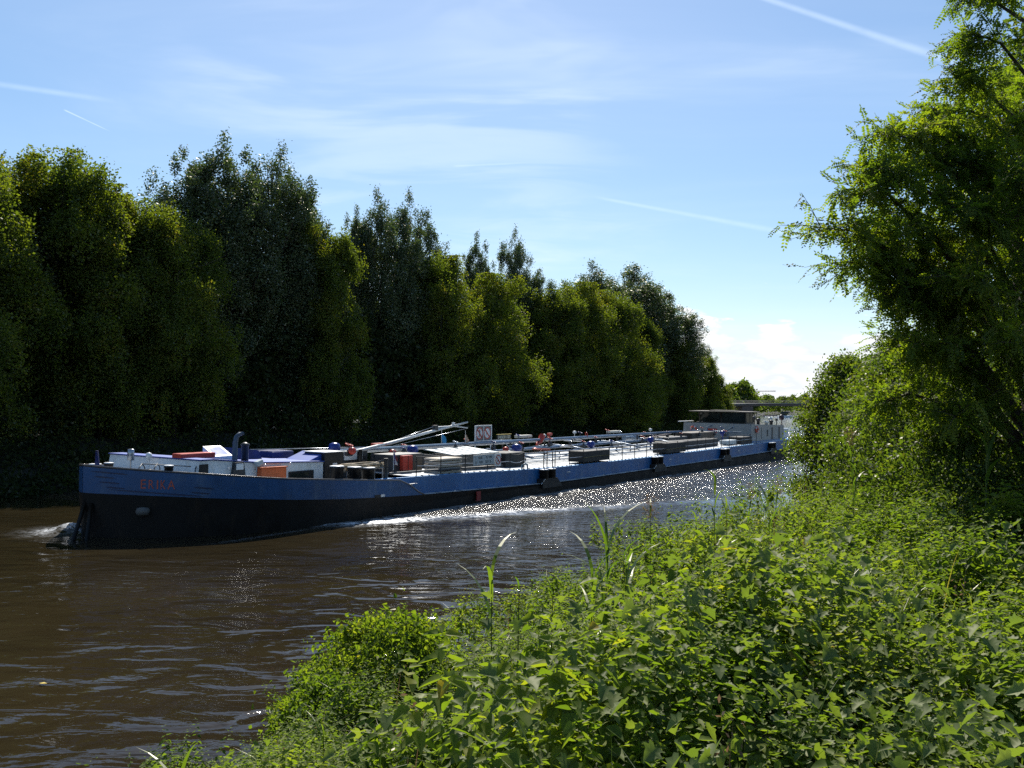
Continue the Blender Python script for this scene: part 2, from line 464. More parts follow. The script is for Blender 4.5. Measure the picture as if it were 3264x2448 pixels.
def poly_land(name, pts, z, mat, label):
    mb = MB(); n = len(pts)
    top = [(x, y, z) for x, y in pts]
    cx_, cy_ = sum(p[0] for p in pts) / n, sum(p[1] for p in pts) / n
    low = [(x + (x - cx_) * 0.012, y + (y - cy_) * 0.012, -1.5) for x, y in pts]
    mb.add(top + low, [tuple(range(n))] + [(i, i + n, (i + 1) % n + n, (i + 1) % n) for i in range(n)])
    return tag(mb.build(name, mat), label, None, None, 'structure')
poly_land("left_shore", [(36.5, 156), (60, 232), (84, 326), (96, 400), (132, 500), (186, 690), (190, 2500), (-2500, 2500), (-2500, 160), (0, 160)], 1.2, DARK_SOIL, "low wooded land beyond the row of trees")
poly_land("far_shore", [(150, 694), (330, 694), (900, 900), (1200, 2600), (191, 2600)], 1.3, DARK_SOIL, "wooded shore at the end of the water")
tag(MB().add([(-4000, -4000, -3.2), (4000, -4000, -3.2), (4000, 4000, -3.2), (-4000, 4000, -3.2)], [(0, 1, 2, 3)]).build("ground", SOIL), "ground below the canal and banks", None, None, 'structure')
# ---------------------------------------------------------------- foliage building blocks
BARK = make_mat("bark", (0.045, 0.036, 0.026), 0.95, 0, 0.35, 6.0, None, 0, 0.02)
POPLAR = leaf_mat("poplar_leaf", [(0.0, (0.040, 0.060, 0.028)), (0.5, (0.060, 0.084, 0.036)), (0.85, (0.080, 0.102, 0.042)), (1.0, (0.105, 0.092, 0.040))], 0.32, 0.10, 0.5, (1.9, 2.1, 0.7), 0.35)
MAPLE = leaf_mat("maple_leaf", [(0.0, (0.042, 0.064, 0.016)), (0.45, (0.070, 0.094, 0.019)), (0.8, (0.106, 0.122, 0.021)), (1.0, (0.145, 0.104, 0.024))], 0.50, 0.03, 0.6, (2.6, 2.65, 0.6), 0.30)
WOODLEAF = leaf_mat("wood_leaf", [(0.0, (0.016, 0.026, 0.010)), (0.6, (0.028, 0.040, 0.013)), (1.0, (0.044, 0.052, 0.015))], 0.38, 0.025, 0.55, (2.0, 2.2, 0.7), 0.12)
ROBINIA = leaf_mat("robinia_leaf", [(0.0, (0.034, 0.060, 0.012)), (0.55, (0.064, 0.098, 0.015)), (0.9, (0.110, 0.135, 0.017)), (1.0, (0.105, 0.100, 0.020))], 0.56, 0.05, 0.55, (3.6, 3.5, 0.7), 0.9)
SHRUB = leaf_mat("shrub_leaf", [(0.0, (0.030, 0.052, 0.014)), (0.6, (0.052, 0.080, 0.017)), (1.0, (0.090, 0.100, 0.022))], 0.50, 0.05, 0.55, (3.2, 3.2, 0.7), 0.8)
HERB = leaf_mat("herb_leaf", [(0.0, (0.038, 0.066, 0.016)), (0.4, (0.078, 0.116, 0.022)), (0.75, (0.125, 0.158, 0.030)), (0.95, (0.180, 0.190, 0.034)), (1.0, (0.24, 0.17, 0.05))], 0.48, 0.035, 0.50, (2.7, 2.85, 0.5), 1.1)
HOP = leaf_mat("hop_leaf", [(0.0, (0.075, 0.108, 0.034)), (0.6, (0.118, 0.152, 0.048)), (1.0, (0.17, 0.195, 0.062))], 0.42, 0.07, 0.55, (2.3, 2.5, 0.55), 1.3)
GRASS = leaf_mat("grass_blade", [(0.0, (0.060, 0.098, 0.018)), (0.6, (0.100, 0.140, 0.026)), (0.9, (0.150, 0.165, 0.040)), (1.0, (0.22, 0.18, 0.08))], 0.44, 0.045, 0.45, (2.0, 2.0, 0.5))
REED = leaf_mat("reed_leaf", [(0.0, (0.060, 0.105, 0.022)), (0.7, (0.085, 0.135, 0.028)), (1.0, (0.13, 0.15, 0.04))], 0.48, 0.045, 0.45, (2.2, 2.3, 0.5))
STEM = make_mat("green_stem", (0.08, 0.10, 0.03), 0.6, 0, 0.3, 8.0)

def unit(a): return a / np.maximum(np.linalg.norm(a, axis=-1, keepdims=True), 1e-9)
def leaf_frames(d, g):
    """width and normal vectors for leaves pointing along d"""
    r = g.normal(size=d.shape); b = unit(np.cross(d, r)); return b, np.cross(d, b)
def diamonds(c, d, L, W, g):
    """one four-cornered leaf per centre c, long axis d"""
    b, n_ = leaf_frames(d, g)
    L = np.asarray(L).reshape(-1, 1) * np.ones((len(c), 1)); W = np.asarray(W).reshape(-1, 1) * np.ones((len(c), 1))
    V = np.stack([c - d * L * 0.5, c + b * W * 0.5 - d * L * 0.08, c + d * L * 0.5, c - b * W * 0.5 - d * L * 0.08], 1).reshape(-1, 3)
    return V, np.arange(len(c) * 4).reshape(-1, 4)
def rand_dirs(n, g, zbias=0.0):
    d = g.normal(size=(n, 3)); d[:, 2] += zbias; return unit(d)

def poplar_points(H, Rm, n, g, skirt=0.1):
    """leaf positions of an upright tree: plumes of foliage along steep branches"""
    P = []; D = []
    K = int(g.integers(17, 22))
    plumes = []
    for k in range(K):
        a = 2 * math.pi * (k * 0.618 + g.uniform(-.06, .06)); rr = Rm * math.sqrt((k + 0.4) / K) * g.uniform(.8, 1.0)
        top = H * (1.0 - 0.24 * (rr / Rm) ** 2.4) * g.uniform(.87, .985)
        if k == 0: top = H
        lo = H * g.uniform(skirt, skirt + 0.22)
        plumes.append((a, rr, lo, top, Rm * g.uniform(.19, .31)))
    per = n // K
    for a, rr, lo, top, pr in plumes:
        m_ = 30
        zc = lo + (top - lo) * np.sort(g.uniform(0, 1, m_) ** 0.9)
        s = (zc - lo) / (top - lo)
        out = rr * (0.50 + 0.42 * sstep(0, .45, s))
        wid = pr * np.clip(np.sin(np.pi * np.clip(s * 0.70 + 0.18, 0, 1)), 0.05, 1) ** 0.7
        cx_ = np.cos(a) * out + g.normal(size=m_) * wid * .55; cy_ = np.sin(a) * out + g.normal(size=m_) * wid * .55
        q = per // m_
        for i in range(m_):
            sg = np.array([0.55, 0.55, 1.0]) * (0.30 + 0.60 * wid[i])
            o = g.normal(size=(q, 3)) * 0.60
            P.append(np.array([cx_[i], cy_[i], zc[i]]) + o * sg)
    # thin twig tips standing out of the top
    return np.concatenate(P)
def round_points(H, Rm, n, g, lo=0.12, clusters=130, flat=0.7, shape=1.0, fuzz=0.6, cs=1.0):
    """leaf positions of a rounded crown: many small tufts, denser on the outside"""
    z = g.uniform(0, 1, clusters) ** 0.85
    prof = np.power(np.sin(np.pi * np.clip(0.16 + 0.84 * z, 0, 1)), 0.62 * shape) * (1.0 - 0.35 * z)
    prof = np.maximum(prof, 0.04)
    a = g.uniform(0, 2 * np.pi, clusters); rr = Rm * 1.15 * prof * np.sqrt(g.uniform(0.30, 1.0, clusters))
    C = np.stack([np.cos(a) * rr, np.sin(a) * rr, H * (lo + (0.965 - lo) * z)], 1)
    C[0] = (0, 0, H * 0.95)
    q = n // clusters; P = []
    for c in C:
        o = g.normal(size=(q, 3)) * fuzz
        s = Rm * cs * g.uniform(0.13, 0.25)
        P.append(c + o * np.array([s, s, s * flat]))
    return np.concatenate(P)
def limbs(H, Rm, g, n=12, r0=None, lean=0.55, start=0.16):
    """trunk and limbs of a tree"""
    mb = MB(); r0 = r0 or H * 0.013
    pts = [(0.10 * math.sin(i * 1.3) * (i > 0), 0.10 * math.cos(i * 1.7) * (i > 0), H * 0.93 * i / 7) for i in range(8)]
    mb.tube([(0, 0, -0.6)] + pts[1:], [r0 * 1.25] + [r0 * (1.05 - i / 7.4) for i in range(1, 8)], 7)
    for k in range(n):
        z0 = H * (start + 0.62 * k / n); a = k * 2.4 + g.uniform(-.4, .4)
        l = Rm * g.uniform(.6, .95); zz = H * lean * g.uniform(.25, .5) * (1 - 0.5 * k / n)
        p0 = Vector((0, 0, z0)); p1 = Vector((math.cos(a) * l * .5, math.sin(a) * l * .5, z0 + zz * .35)); p2 = Vector((math.cos(a) * l, math.sin(a) * l, min(z0 + zz, H * .92)))
        mb.tube([p0, p1, p2], [r0 * .42 * (1 - .6 * k / n), r0 * .28 * (1 - .5 * k / n), r0 * .08], 5)
    return mb

def crown_mesh(name, P, L, W, mat, g, zb=0.0):
    d = rand_dirs(len(P), g, zb)
    V, F = diamonds(P, d, L * g.uniform(.7, 1.25, len(P)), W * g.uniform(.7, 1.25, len(P)), g)
    return np_mesh(name, V, F, mat)

def maple_points(H, Rm, n, g):
    """leaf positions of a broad crown made of uneven boughs with leaf tufts on their upper sides"""
    L = [(0, 0, H * .84, Rm * .34)]
    for k in range(17):
        f = (k + g.uniform(0, .9)) / 17; z = H * (.08 + .76 * f); a = 2.4 * k + g.uniform(-.4, .4)
        rr = Rm * (.80 - .36 * max(0, (f - .50) / .50)) * g.uniform(.62, 1.12)
        L.append((math.cos(a) * rr, math.sin(a) * rr, z, Rm * g.uniform(.30, .50) * (1.12 - .45 * f)))
    for k in range(8):
        a = g.uniform(0, 6.28); rr = Rm * g.uniform(.10, .68); L.append((math.cos(a) * rr, math.sin(a) * rr, H * g.uniform(.80, .97), Rm * g.uniform(.12, .24)))
    P = []; vol = np.array([l[3] ** 1.6 for l in L]); vol /= vol.sum()
    for (x, y, z, r_), v in zip(L, vol):
        tn = max(8, int(40 * r_)); q = max(4, int(n * v / tn))
        d = unit(g.normal(size=(tn, 3)) + np.array([0, 0, .35])) * g.uniform(.35, 1.05, (tn, 1)) ** .6 * r_ * np.array([1, 1, 1.25])
        for dd in d:
            up_ = g.uniform() < .30
            sg = np.array([.20, .20, .55]) if up_ else np.array([.34, .34, .34])
            P.append(np.array([x, y, z]) + dd * (1.12 if up_ else 1) + np.array([0, 0, .5 * up_]) + g.normal(size=(q, 3)) * sg * g.uniform(.6, 1.25))
    P = np.concatenate(P); P[:, 2] = np.minimum(P[:, 2], H * 1.02)
    return P

# ---- far-bank trees: a few grown shapes, each tree its own object with trunk and crown
VAR = {'A': [], 'B': []}
for i in range(5):
    g = np.random.default_rng(100 + i); Rm = [4.3, 3.7, 4.7, 4.0, 3.3][i]
    VAR['A'].append((24.0, Rm, crown_mesh("poplar_crown", poplar_points(24.0, Rm, 80000, g, 0.03), 0.18, 0.125, POPLAR, g, 0.5), limbs(24.0, Rm, g, 16, 0.26, 0.6)))
for i in range(4):
    g = np.random.default_rng(200 + i); Rm = [4.7, 4.2, 5.0, 4.4][i]
    VAR['B'].append((18.0, Rm, crown_mesh("maple_crown", maple_points(18.0, Rm, 78000, g), 0.175, 0.145, MAPLE, g, 0.1), limbs(18.0, Rm, g, 14, 0.22, 0.45)))
for k in VAR:
    out = []
    for H, Rm, cm, lb in VAR[k]:
        o = lb.build("trunk", BARK); tm = o.data; bpy.data.objects.remove(o); out.append((H, Rm, cm, tm))
    VAR[k] = out
FAR_TREES = [
 ('B', -30.1, 49.4, 17.5, 1.0, "yellow-green tree at the left edge, leaning out over the bank"),
 ('B', -30.6, 53.9, 18.9, 1.0, "tall olive tree at the far left, its top tinged orange"),
 ('A', -31.1, 57.2, 20.0, 1.0, "dark feathery tree in the gap between the two leftmost olive trees"),
 ('B', -27.9, 56.6, 20.1, 1.05, "tall olive tree with twiggy top, third peak from the left of the wood"),
 ('A', -28.1, 60.0, 19.7, 1.0, "dark upright tree just right of the tall olive tree with twiggy top"),
 ('B', -25.6, 57.7, 17.9, 0.9, "low yellowish tree between the orange-tinged trees and the giant poplar"),
 ('B', -24.6, 61.8, 18.0, 0.9, "shaggy green tree left of the giant poplar, standing behind the yellowish one"),
 ('B', -22.2, 60.9, 17.3, 0.85, "bright yellow-green tree at the left foot of the giant poplar"),
 ('A', -24.0, 67.6, 23.4, 1.10, "left flank poplar of the giant clump, with a ragged shoulder"),
 ('A', -21.3, 68.8, 24.6, 1.15, "giant dark poplar with many plumes, the highest tree of the wood"),
 ('A', -19.3, 72.8, 25.0, 1.12, "broad dark poplar joined to the right of the giant one"),
 ('A', -17.3, 74.0, 22.0, 0.95, "poplar at the right shoulder of the giant clump, stepping down"),
 ('A', -16.4, 74.3, 20.6, 0.8, "small grey-green poplar right of the giant clump"),
 ('B', -14.8, 73.3, 18.4, 0.8, "green bushy tree in the dip right of the giant clump"),
 ('A', -14.2, 81.7, 22.2, 0.62, "slender spire poplar left of the second highest clump"),
 ('A', -11.9, 83.2, 23.8, 0.9, "left half of the second highest poplar clump, split top"),
 ('A', -10.0, 87.5, 24.6, 0.92, "right half of the second highest poplar clump, rounded top"),
 ('A', -8.2, 89.0, 21.6, 0.8, "lower dark poplar right of the second highest clump"),
 ('B', -6.7, 86.0, 18.6, 0.9, "lime-coloured tree lit at the top, left of the twin poplars"),
 ('A', -3.9, 99.7, 23.2, 0.72, "left one of the twin poplars in the middle of the wood"),
 ('B', -2.7, 91.3, 17.4, 1.1, "bright lime tree standing in front of the twin poplars"),
 ('A', 0.1, 104.2, 24.6, 0.8, "right one of the twin poplars in the middle of the wood, airy top"),
 ('A', 3.3, 105.3, 20.6, 0.75, "small dark poplar right of the twin poplars"),
 ('B', 4.3, 102.3, 17.5, 1.0, "low green tree between the bright lime tree and the sunlit yellow one"),
 ('B', 7.6, 106.8, 18.8, 1.15, "broad sunlit yellow-green tree behind the middle of the barge"),
 ('A', 10.8, 121.0, 23.4, 1.5, "dark poplar at the left of the wide grey-green dome"),
 ('B', 12.2, 113.4, 18.6, 1.1, "yellow-green tree with orange tips below the wide grey-green dome"),
 ('A', 15.2, 127.1, 24.6, 1.6, "wide grey-green dome of a tree, highest of the right part of the wood"),
 ('A', 19.2, 131.8, 23.4, 1.5, "grey-green tree forming the right slope of the wide dome"),
 ('B', 16.5, 119.5, 16.0, 0.9, "small sunlit maple with a bright right edge below the wide dome"),
 ('A', 22.6, 134.6, 20.6, 1.4, "dark tree at the right foot of the wide dome"),
 ('B', 22.8, 131.0, 14.2, 0.9, "shaded maple above the front of the wheelhouse"),
 ('A', 29.0, 147.0, 16.2, 0.85, "narrowing green poplar, second from the right end of the wood"),
 ('B', 28.9, 142.0, 12.6, 0.85, "yellow-tinged tree with hanging boughs near the right end of the wood"),
 ('A', 32.4, 154.9, 13.6, 0.7, "last poplar of the row, next to the open sky"),
 ('B', 33.6, 153.7, 10.2, 0.75, "rounded yellow-green tree ending the wood above the wheelhouse roof"),
]
for i, (ty, x, y, top, ws, lab) in enumerate(FAR_TREES):
    H, Rm, cm, tm = VAR[ty][i % len(VAR[ty])]
    t_, n_ = to_tn(x, y)
    zb = float(far_z(np.array([t_]), np.array([n_]), np.array([0]), np.array([0]))[2][0]) - 0.1
    rt = thing("poplar_tree" if ty == 'A' else "maple_tree", lab, "tree", (x, y, zb), i * 1.9, "trees along the far bank")
    hs = (top - zb) / H
    rt.scale = (ws * 0.98, ws * 0.98, hs)
    mesh_obj("trunk", tm, rt); mesh_obj("crown", cm, rt)

def wood_mass(name, trees, lab, L, mat, seed, per):
    """far-off or hidden-behind wood that reads as one mass"""
    g = np.random.default_rng(seed); Vs = []
    for x, y, z, H, Rm, ty in trees:
        P = poplar_points(H, Rm, per, g, 0.02) if ty == 'A' else round_points(H, Rm, per, g, 0.03, 60, 0.75)
        Vs.append(P + np.array([x, y, z]))
    P = np.concatenate(Vs)
    V, F = diamonds(P, rand_dirs(len(P), g), L * g.uniform(.7, 1.3, len(P)), L * .75 * g.uniform(.7, 1.3, len(P)), g)
    return tag(mesh_obj(name, np_mesh(name, V, F, mat)), lab, None, None, 'stuff')
back = []
for k in range(33):
    t_ = 4 + k * 4.3; p = TN(t_, -54.6 + min(0, float(far_edge(t_)) + 46.5) - 0.8 * math.sin(k * 2.2)); back.append((p[0], p[1], 2.3, 10.5 + 2.2 * math.sin(k * 2.9) - max(0, t_ - 105) * 0.19, 3.3, 'B'))
for k in range(44):
    t_ = 2 + k * 3.4; n_ = -60 - (k % 3) * 4.5; p = TN(t_, n_)
    back.append((p[0], p[1], 2.3, 13.0 + 2.5 * math.sin(k * 1.7) - max(0, t_ - 118) * 0.2, 3.8, 'A' if k % 2 else 'B'))
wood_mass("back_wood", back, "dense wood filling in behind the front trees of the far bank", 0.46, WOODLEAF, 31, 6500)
# undergrowth along the foot of the far bank
g = np.random.default_rng(41)
ut = g.uniform(-18, 152, 3300); un = far_edge(ut) + 0.5 - np.abs(g.normal(size=3300)) * 3.2 - 0.8 * vnoise(ut, ut * 0, 5, 4)
uh = (0.8 + 3.4 * sstep(-1.0, -5.0, un - far_edge(ut))) * (0.6 + 0.5 * g.uniform(size=3300)) * (1 + 0.5 * vnoise(ut, un, 6, 12))
P = []
for a, b, h_ in zip(ut, un, uh):
    q = 46; o = unit(g.normal(size=(q, 3))) * g.uniform(.2, 1, (q, 1)) ** .5
    xy = TN(a, b); fe = float(far_edge(a)); zb = 2.6 * min(1, max(0, (fe - b) / 5.0)) ** 0.8 - .1
    P.append(np.array([xy[0], xy[1], zb + h_ * 0.5]) + o * np.array([0.8, 0.8, h_ * 0.62]))
P = np.concatenate(P)
V, F = diamonds(P, rand_dirs(len(P), g), 0.25 * g.uniform(.6, 1.4, len(P)), 0.15 * g.uniform(.6, 1.4, len(P)), g)
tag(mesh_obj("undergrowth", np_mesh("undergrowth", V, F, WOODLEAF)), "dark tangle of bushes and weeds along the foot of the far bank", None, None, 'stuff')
# far wood closing the view, and the shores by the bridge
g = np.random.default_rng(43); far = []
for k in range(150):
    u = g.uniform(0.17, 0.60); y = g.uniform(640, 860); far.append((u * y, y, 1.0, g.uniform(9, 14) + 9 * max(0, u - 0.29) * 10 * 0.5, g.uniform(6, 9), 'B'))
for k in range(60):
    f_ = g.uniform(0, 1); y = 345 + 345 * f_; x = 88 + (186 - 88) * f_ - g.uniform(2, 45); far.append((x, y, 1.0, g.uniform(8, 15), g.uniform(4, 7), 'B'))
for k in range(34):
    f_ = g.uniform(0, 1); y = 172 + 150 * f_; x = 38 + 44 * f_ - g.uniform(9, 34); far.append((x, y, 1.0, g.uniform(4, 7), g.uniform(3, 5), 'B'))
for k in range(70):
    y = g.uniform(170, 640); x = 0.30 * y + 62 + g.uniform(0, 50) - 0.10 * (y - 170) * 0.4; far.append((x, y, 0.8, g.uniform(8, 15), g.uniform(4, 7), 'B'))
wood_mass("far_wood", far, "distant green woods round the end of the water beyond the bridge", 1.05, SHRUB, 44, 1300)
# ---------------------------------------------------------------- the tanker barge (local x aft, y to the far side, z up)
BX = Vector((0.53859581, 0.84254017, 0.00637384)).normalized(); BY = Vector((-0.84255728, 0.53860675, 0.0)).normalized(); BZ = BX.cross(BY)
MB4 = Matrix.Identity(4)
for i in range(3):
    MB4[i][0], MB4[i][1], MB4[i][2] = BX[i], BY[i], BZ[i]
MB4[0][3], MB4[1][3], MB4[2][3] = -15.76934419, 34.29259455, -0.18866948
barge = thing("tanker_barge", "long blue and black tanker barge passing on the canal, seen from its bow", "barge", mat4=MB4)
BLACK = make_mat("hull_black", (0.008, 0.0075, 0.007), 0.62, 0, 0.3, 1.2, (0.03, 0.02, 0.013), 0.5, 0.004, 0.25)
BLUE = make_mat("hull_blue", (0.013, 0.070, 0.190), 0.45, 0, 0.16, 0.9, (0.13, 0.18, 0.24), 0.35)
BLUE2 = make_mat("side_blue", (0.016, 0.115, 0.31), 0.38, 0, 0.14, 0.8, (0.20, 0.28, 0.36), 0.30)
ROOFBLUE = make_mat("roof_blue", (0.018, 0.072, 0.34), 0.6, 0, 0.15, 1.5)
NAVY = make_mat("navy_paint", (0.015, 0.022, 0.12), 0.35, 0, 0.2, 2.5)
WHITE = make_mat("white_paint", (0.76, 0.77, 0.76), 0.45, 0, 0.05, 2.0, (0.45, 0.38, 0.28), 0.28)
CREAM = make_mat("cabin_paint", (0.30, 0.30, 0.28), 0.5, 0, 0.06, 1.5, (0.35, 0.30, 0.2), 0.35)
DECK = make_mat("deck_grey", (0.36, 0.38, 0.39), 0.6, 0, 0.1, 1.2, (0.26, 0.24, 0.2), 0.45)
GUNW = make_mat("gangway_grey", (0.52, 0.50, 0.46), 0.6, 0, 0.12, 2.5, (0.25, 0.20, 0.14), 0.5)
DARK = make_mat("dark_grey_paint", (0.035, 0.036, 0.038), 0.5, 0, 0.25, 3.0)
TARP = make_mat("dark_tarpaulin", (0.022, 0.021, 0.019), 0.7, 0, 0.3, 3.0, None, 0, 0.02)
RUST = make_mat("rail_brown", (0.030, 0.026, 0.024), 0.6, 0, 0.3, 6.0)
STEEL = make_mat("pipe_steel", (0.34, 0.37, 0.41), 0.28, 0.75, 0.12, 2.0, (0.2, 0.17, 0.14), 0.3)
BRIGHT = make_mat("bright_steel", (0.70, 0.72, 0.74), 0.22, 0.85, 0.08, 3.0)
PIPEBLUE = make_mat("pipe_bluegrey", (0.14, 0.20, 0.28), 0.3, 0.2, 0.15, 2.0)
RED = make_mat("red_paint", (0.48, 0.045, 0.025), 0.4, 0, 0.12, 3.0)
ORANGE = make_mat("orange_paint", (0.62, 0.13, 0.035), 0.4, 0, 0.1, 3.0)
VBLUE = make_mat("valve_blue", (0.010, 0.030, 0.20), 0.3, 0.0, 0.15, 3.0)
YEL = make_mat("yellow_paint", (0.62, 0.45, 0.06), 0.5, 0, 0.1, 4.0)
PALE = make_mat("pale_grey_plate", (0.42, 0.47, 0.48), 0.5, 0, 0.06, 4.0)
BEIGE = make_mat("beige_board", (0.50, 0.44, 0.35), 0.75, 0, 0.12, 4.0, (0.25, 0.2, 0.14), 0.4)
ROPE = make_mat("rope_fibre", (0.42, 0.34, 0.23), 0.9, 0, 0.25, 14.0)
BLK = make_mat("black_paint", (0.008, 0.008, 0.008), 0.6, 0, 0.2, 3.0)
GLASS = make_mat("cabin_glass", (0.02, 0.025, 0.022), 0.08, 0, 0.1, 2.0, None, 0, 0, 0.45)
STRIPE = make_mat("stripe_dark", (0.006, 0.016, 0.06), 0.5, 0, 0.2, 3.0)
LETTER = make_mat("letter_red", (0.42, 0.085, 0.05), 0.5, 0, 0.12, 5.0)

def hb(x):
    """half breadth of the barge, blunt bow and rounded stern"""
    x = max(0.0, x)
    if x < 7.5: return 4.5 * (1 - (1 - x / 7.5) ** 2.4) ** 0.8
    if x > 76: return 4.5 - 2.2 * min(1, (x - 76) / 5.0) ** 2
    return 4.5
def lerp_tab(x, tab):
    for (a, u), (b, v) in zip(tab, tab[1:]):
        if x <= b: return u + (v - u) * max(0, (x - a) / (b - a))
    return tab[-1][1]
TOP = [(0, 2.84), (.34, 2.78), (.79, 2.73), (1.22, 2.68), (2.4, 2.56), (3.82, 2.41), (5.71, 2.21), (7.93, 2.04), (12.87, 1.66)]
MID = [(0, 1.83), (.8, 1.79), (1.93, 1.71), (3.22, 1.60), (4.41, 1.51), (6.49, 1.33), (8.84, 1.16), (11.23, 1.03), (14.57, .88)]
def z_top(x): return lerp_tab(x, TOP)
def z_mid(x): return lerp_tab(x, MID)
def z_strake(x): return lerp_tab(x, [(14.5, .88), (18.5, .78), (25.3, .60), (28, .55), (60, .57), (82, .75)])
def z_coam(x): return lerp_tab(x, [(11, 1.80), (14.3, 1.73), (18.6, 1.64), (21.6, 1.56), (24, 1.49), (29, 1.40), (41, 1.38), (55, 1.44), (68, 1.50), (82, 1.62)])
XS = [0, .04, .12, .25, .45, .7, 1, 1.4, 1.9, 2.5, 3.2, 4, 5, 6, 7.5, 9, 10.5, 12, 12.87]
def strip(mb, xs, f0, f1, smooth=True):
    """surface between two lines f(x) -> (x, y, z)"""
    a = [f0(x) for x in xs]; b = [f1(x) for x in xs]; n = len(xs)
    mb.add(a + b, [(i, i + 1, n + i + 1, n + i) for i in range(n - 1)], smooth)
# black hull
mb = MB()
XH = XS + [14.57, 18, 24, 30, 40, 50, 60, 70, 76, 77, 78, 79, 80, 80.6, 81]
def zh(x): return z_mid(x) if x <= 14.57 else z_strake(x)
for sgn in (-1, 1):
    strip(mb, XH, lambda x: (x, sgn * hb(x), zh(x)), lambda x: (x + .10, sgn * hb(x) * .985, .5))
    strip(mb, XH, lambda x: (x + .10, sgn * hb(x) * .985, .5), lambda x: (x + .25, sgn * hb(x) * .96, -1.2))
mb.add([(81, -2.3, -1.2), (81, 2.3, -1.2), (81, 2.3, z_strake(81)), (81, -2.3, z_strake(81))], [(0, 1, 2, 3)])
mb.build("hull", BLACK, barge)
# blue bulwark round the bow, with its rail and the slanting end
mb = MB(); rail = MB()
for sgn in (-1, 1):
    strip(mb, XS, lambda x: (x, sgn * (hb(x) + .012), z_top(x)), lambda x: (x, sgn * (hb(x) + .012), z_mid(x)))
    strip(mb, XS, lambda x: (x + .05, sgn * max(0, hb(x) - .07), z_top(x)), lambda x: (x + .05, sgn * max(0, hb(x) - .07), z_mid(x)))
    mb.add([(12.87, sgn * 4.512, 1.66), (12.87, sgn * 4.512, .955), (14.62, sgn * 4.512, .88), (14.2, sgn * 4.512, 1.05), (13.6, sgn * 4.512, 1.40)], [(0, 1, 2, 3, 4)])
    rail.tube([(x, sgn * max(0.0, hb(x) - .02), z_top(x) + .01) for x in XS] + [(13.6, sgn * 4.49, 1.41), (14.2, sgn * 4.49, 1.06), (14.7, sgn * 4.49, .87)], .045, 6)
mb.build("bulwark", BLUE, barge)
rail.build("bulwark_rail", make_mat("rail_worn", (.10, .09, .085), .3, .5), barge)
# foredeck
mb = MB()
strip(mb, XS[1:] + [14.2], lambda x: (x, -hb(x) + .03, min(z_top(x) - .30, 1.95) if x < 12 else 1.45), lambda x: (x, hb(x) - .03, min(z_top(x) - .30, 1.95) if x < 12 else 1.45))
mb.build("foredeck", DECK, barge)
# blue sides of the cargo trunk, the walkway outside it and the deck on top
XT = [11.5, 14.3, 16, 18.6, 21.6, 24, 29, 41, 55, 68, 76, 79, 81]
mb = MB()
for sgn in (-1, 1):
    off = lambda x: hb(x) - .36
    strip(mb, XT, lambda x: (x, sgn * off(x), z_coam(x)), lambda x: (x, sgn * off(x), .45))
mb.build("trunk_side", BLUE2, barge)
mb = MB()
for sgn in (-1, 1):
    strip(mb, XT, lambda x: (x, sgn * (hb(x) - .36), z_coam(x)), lambda x: (x, sgn * (hb(x) - .50), z_coam(x) + .012))
mb.build("trunk_edge", make_mat("sunlit_edge_blue", (0.10, 0.40, 0.78), 0.4, 0, 0.1, 3.0), barge)  # side blue lightened to azure, sunlight put into the top strip's colour
mb = MB()
for sgn in (-1, 1):
    strip(mb, XT[1:], lambda x: (x, sgn * (hb(x) - .50), z_coam(x) + .012), lambda x: (x, 0, z_coam(x) + .08))
mb.build("cargo_deck", DECK, barge)
mb = MB(); st = MB()
XG = [14.55, 18, 22, 26, 30, 36, 42, 50, 58, 66, 74, 79, 81]
for sgn in (-1, 1):
    strip(mb, XG, lambda x: (x, sgn * (hb(x) - .02), z_strake(x) + .012), lambda x: (x, sgn * (hb(x) - .37), z_strake(x) + .02))
mb.build("side_walkway", GUNW, barge)
for x in np.arange(16, 78, 1.8):
    z = z_strake(x) + .022; MB().box(x, x + .04, -hb(x) + .03, -hb(x) + .36, z, z + .012).build("walkway_seam", DARK, barge)
for k, x in enumerate((17.2, 24.0, 33.5, 43.0, 52.0)):
    MB().lathe([(.035, 0), (.035, .05), (.02, .07)], (x, -4.45, z_strake(x) + .01), 8).build("cleat", WHITE, barge)

# stripes, ship's name
def flank(x, z, o):
    x2 = x + .05; dx, dy = (x2 - max(0, x - .05)), (hb(x2) - hb(max(0, x - .05))); l = math.hypot(dx, dy)
    return (x - o * dy / l, -hb(x) - o * dx / l - .012, z)
for (xa, za, xb, zb_) in ((.10, 2.64, .85, 2.53), (.17, 2.45, .57, 2.39), (.26, 2.25, .67, 2.20), (.38, 2.07, .80, 2.01), (.45, 1.98, 2.82, 1.69), (2.51, 2.04, 3.13, 1.97), (2.39, 1.86, 3.0, 1.79)):
    m2 = MB(); xs = [xa + (xb - xa) * i / 14 for i in range(15)]
    zz = lambda x: za + (zb_ - za) * (x - xa) / (xb - xa)
    e = lambda x: .022 * min(1, min(x - xa, xb - x) / (xb - xa) * 6 + .1)
    strip(m2, xs, lambda x: flank(x, zz(x) + e(x), .012), lambda x: flank(x, zz(x) - e(x), .012), False)
    m2.build("stripe", STRIPE, barge)
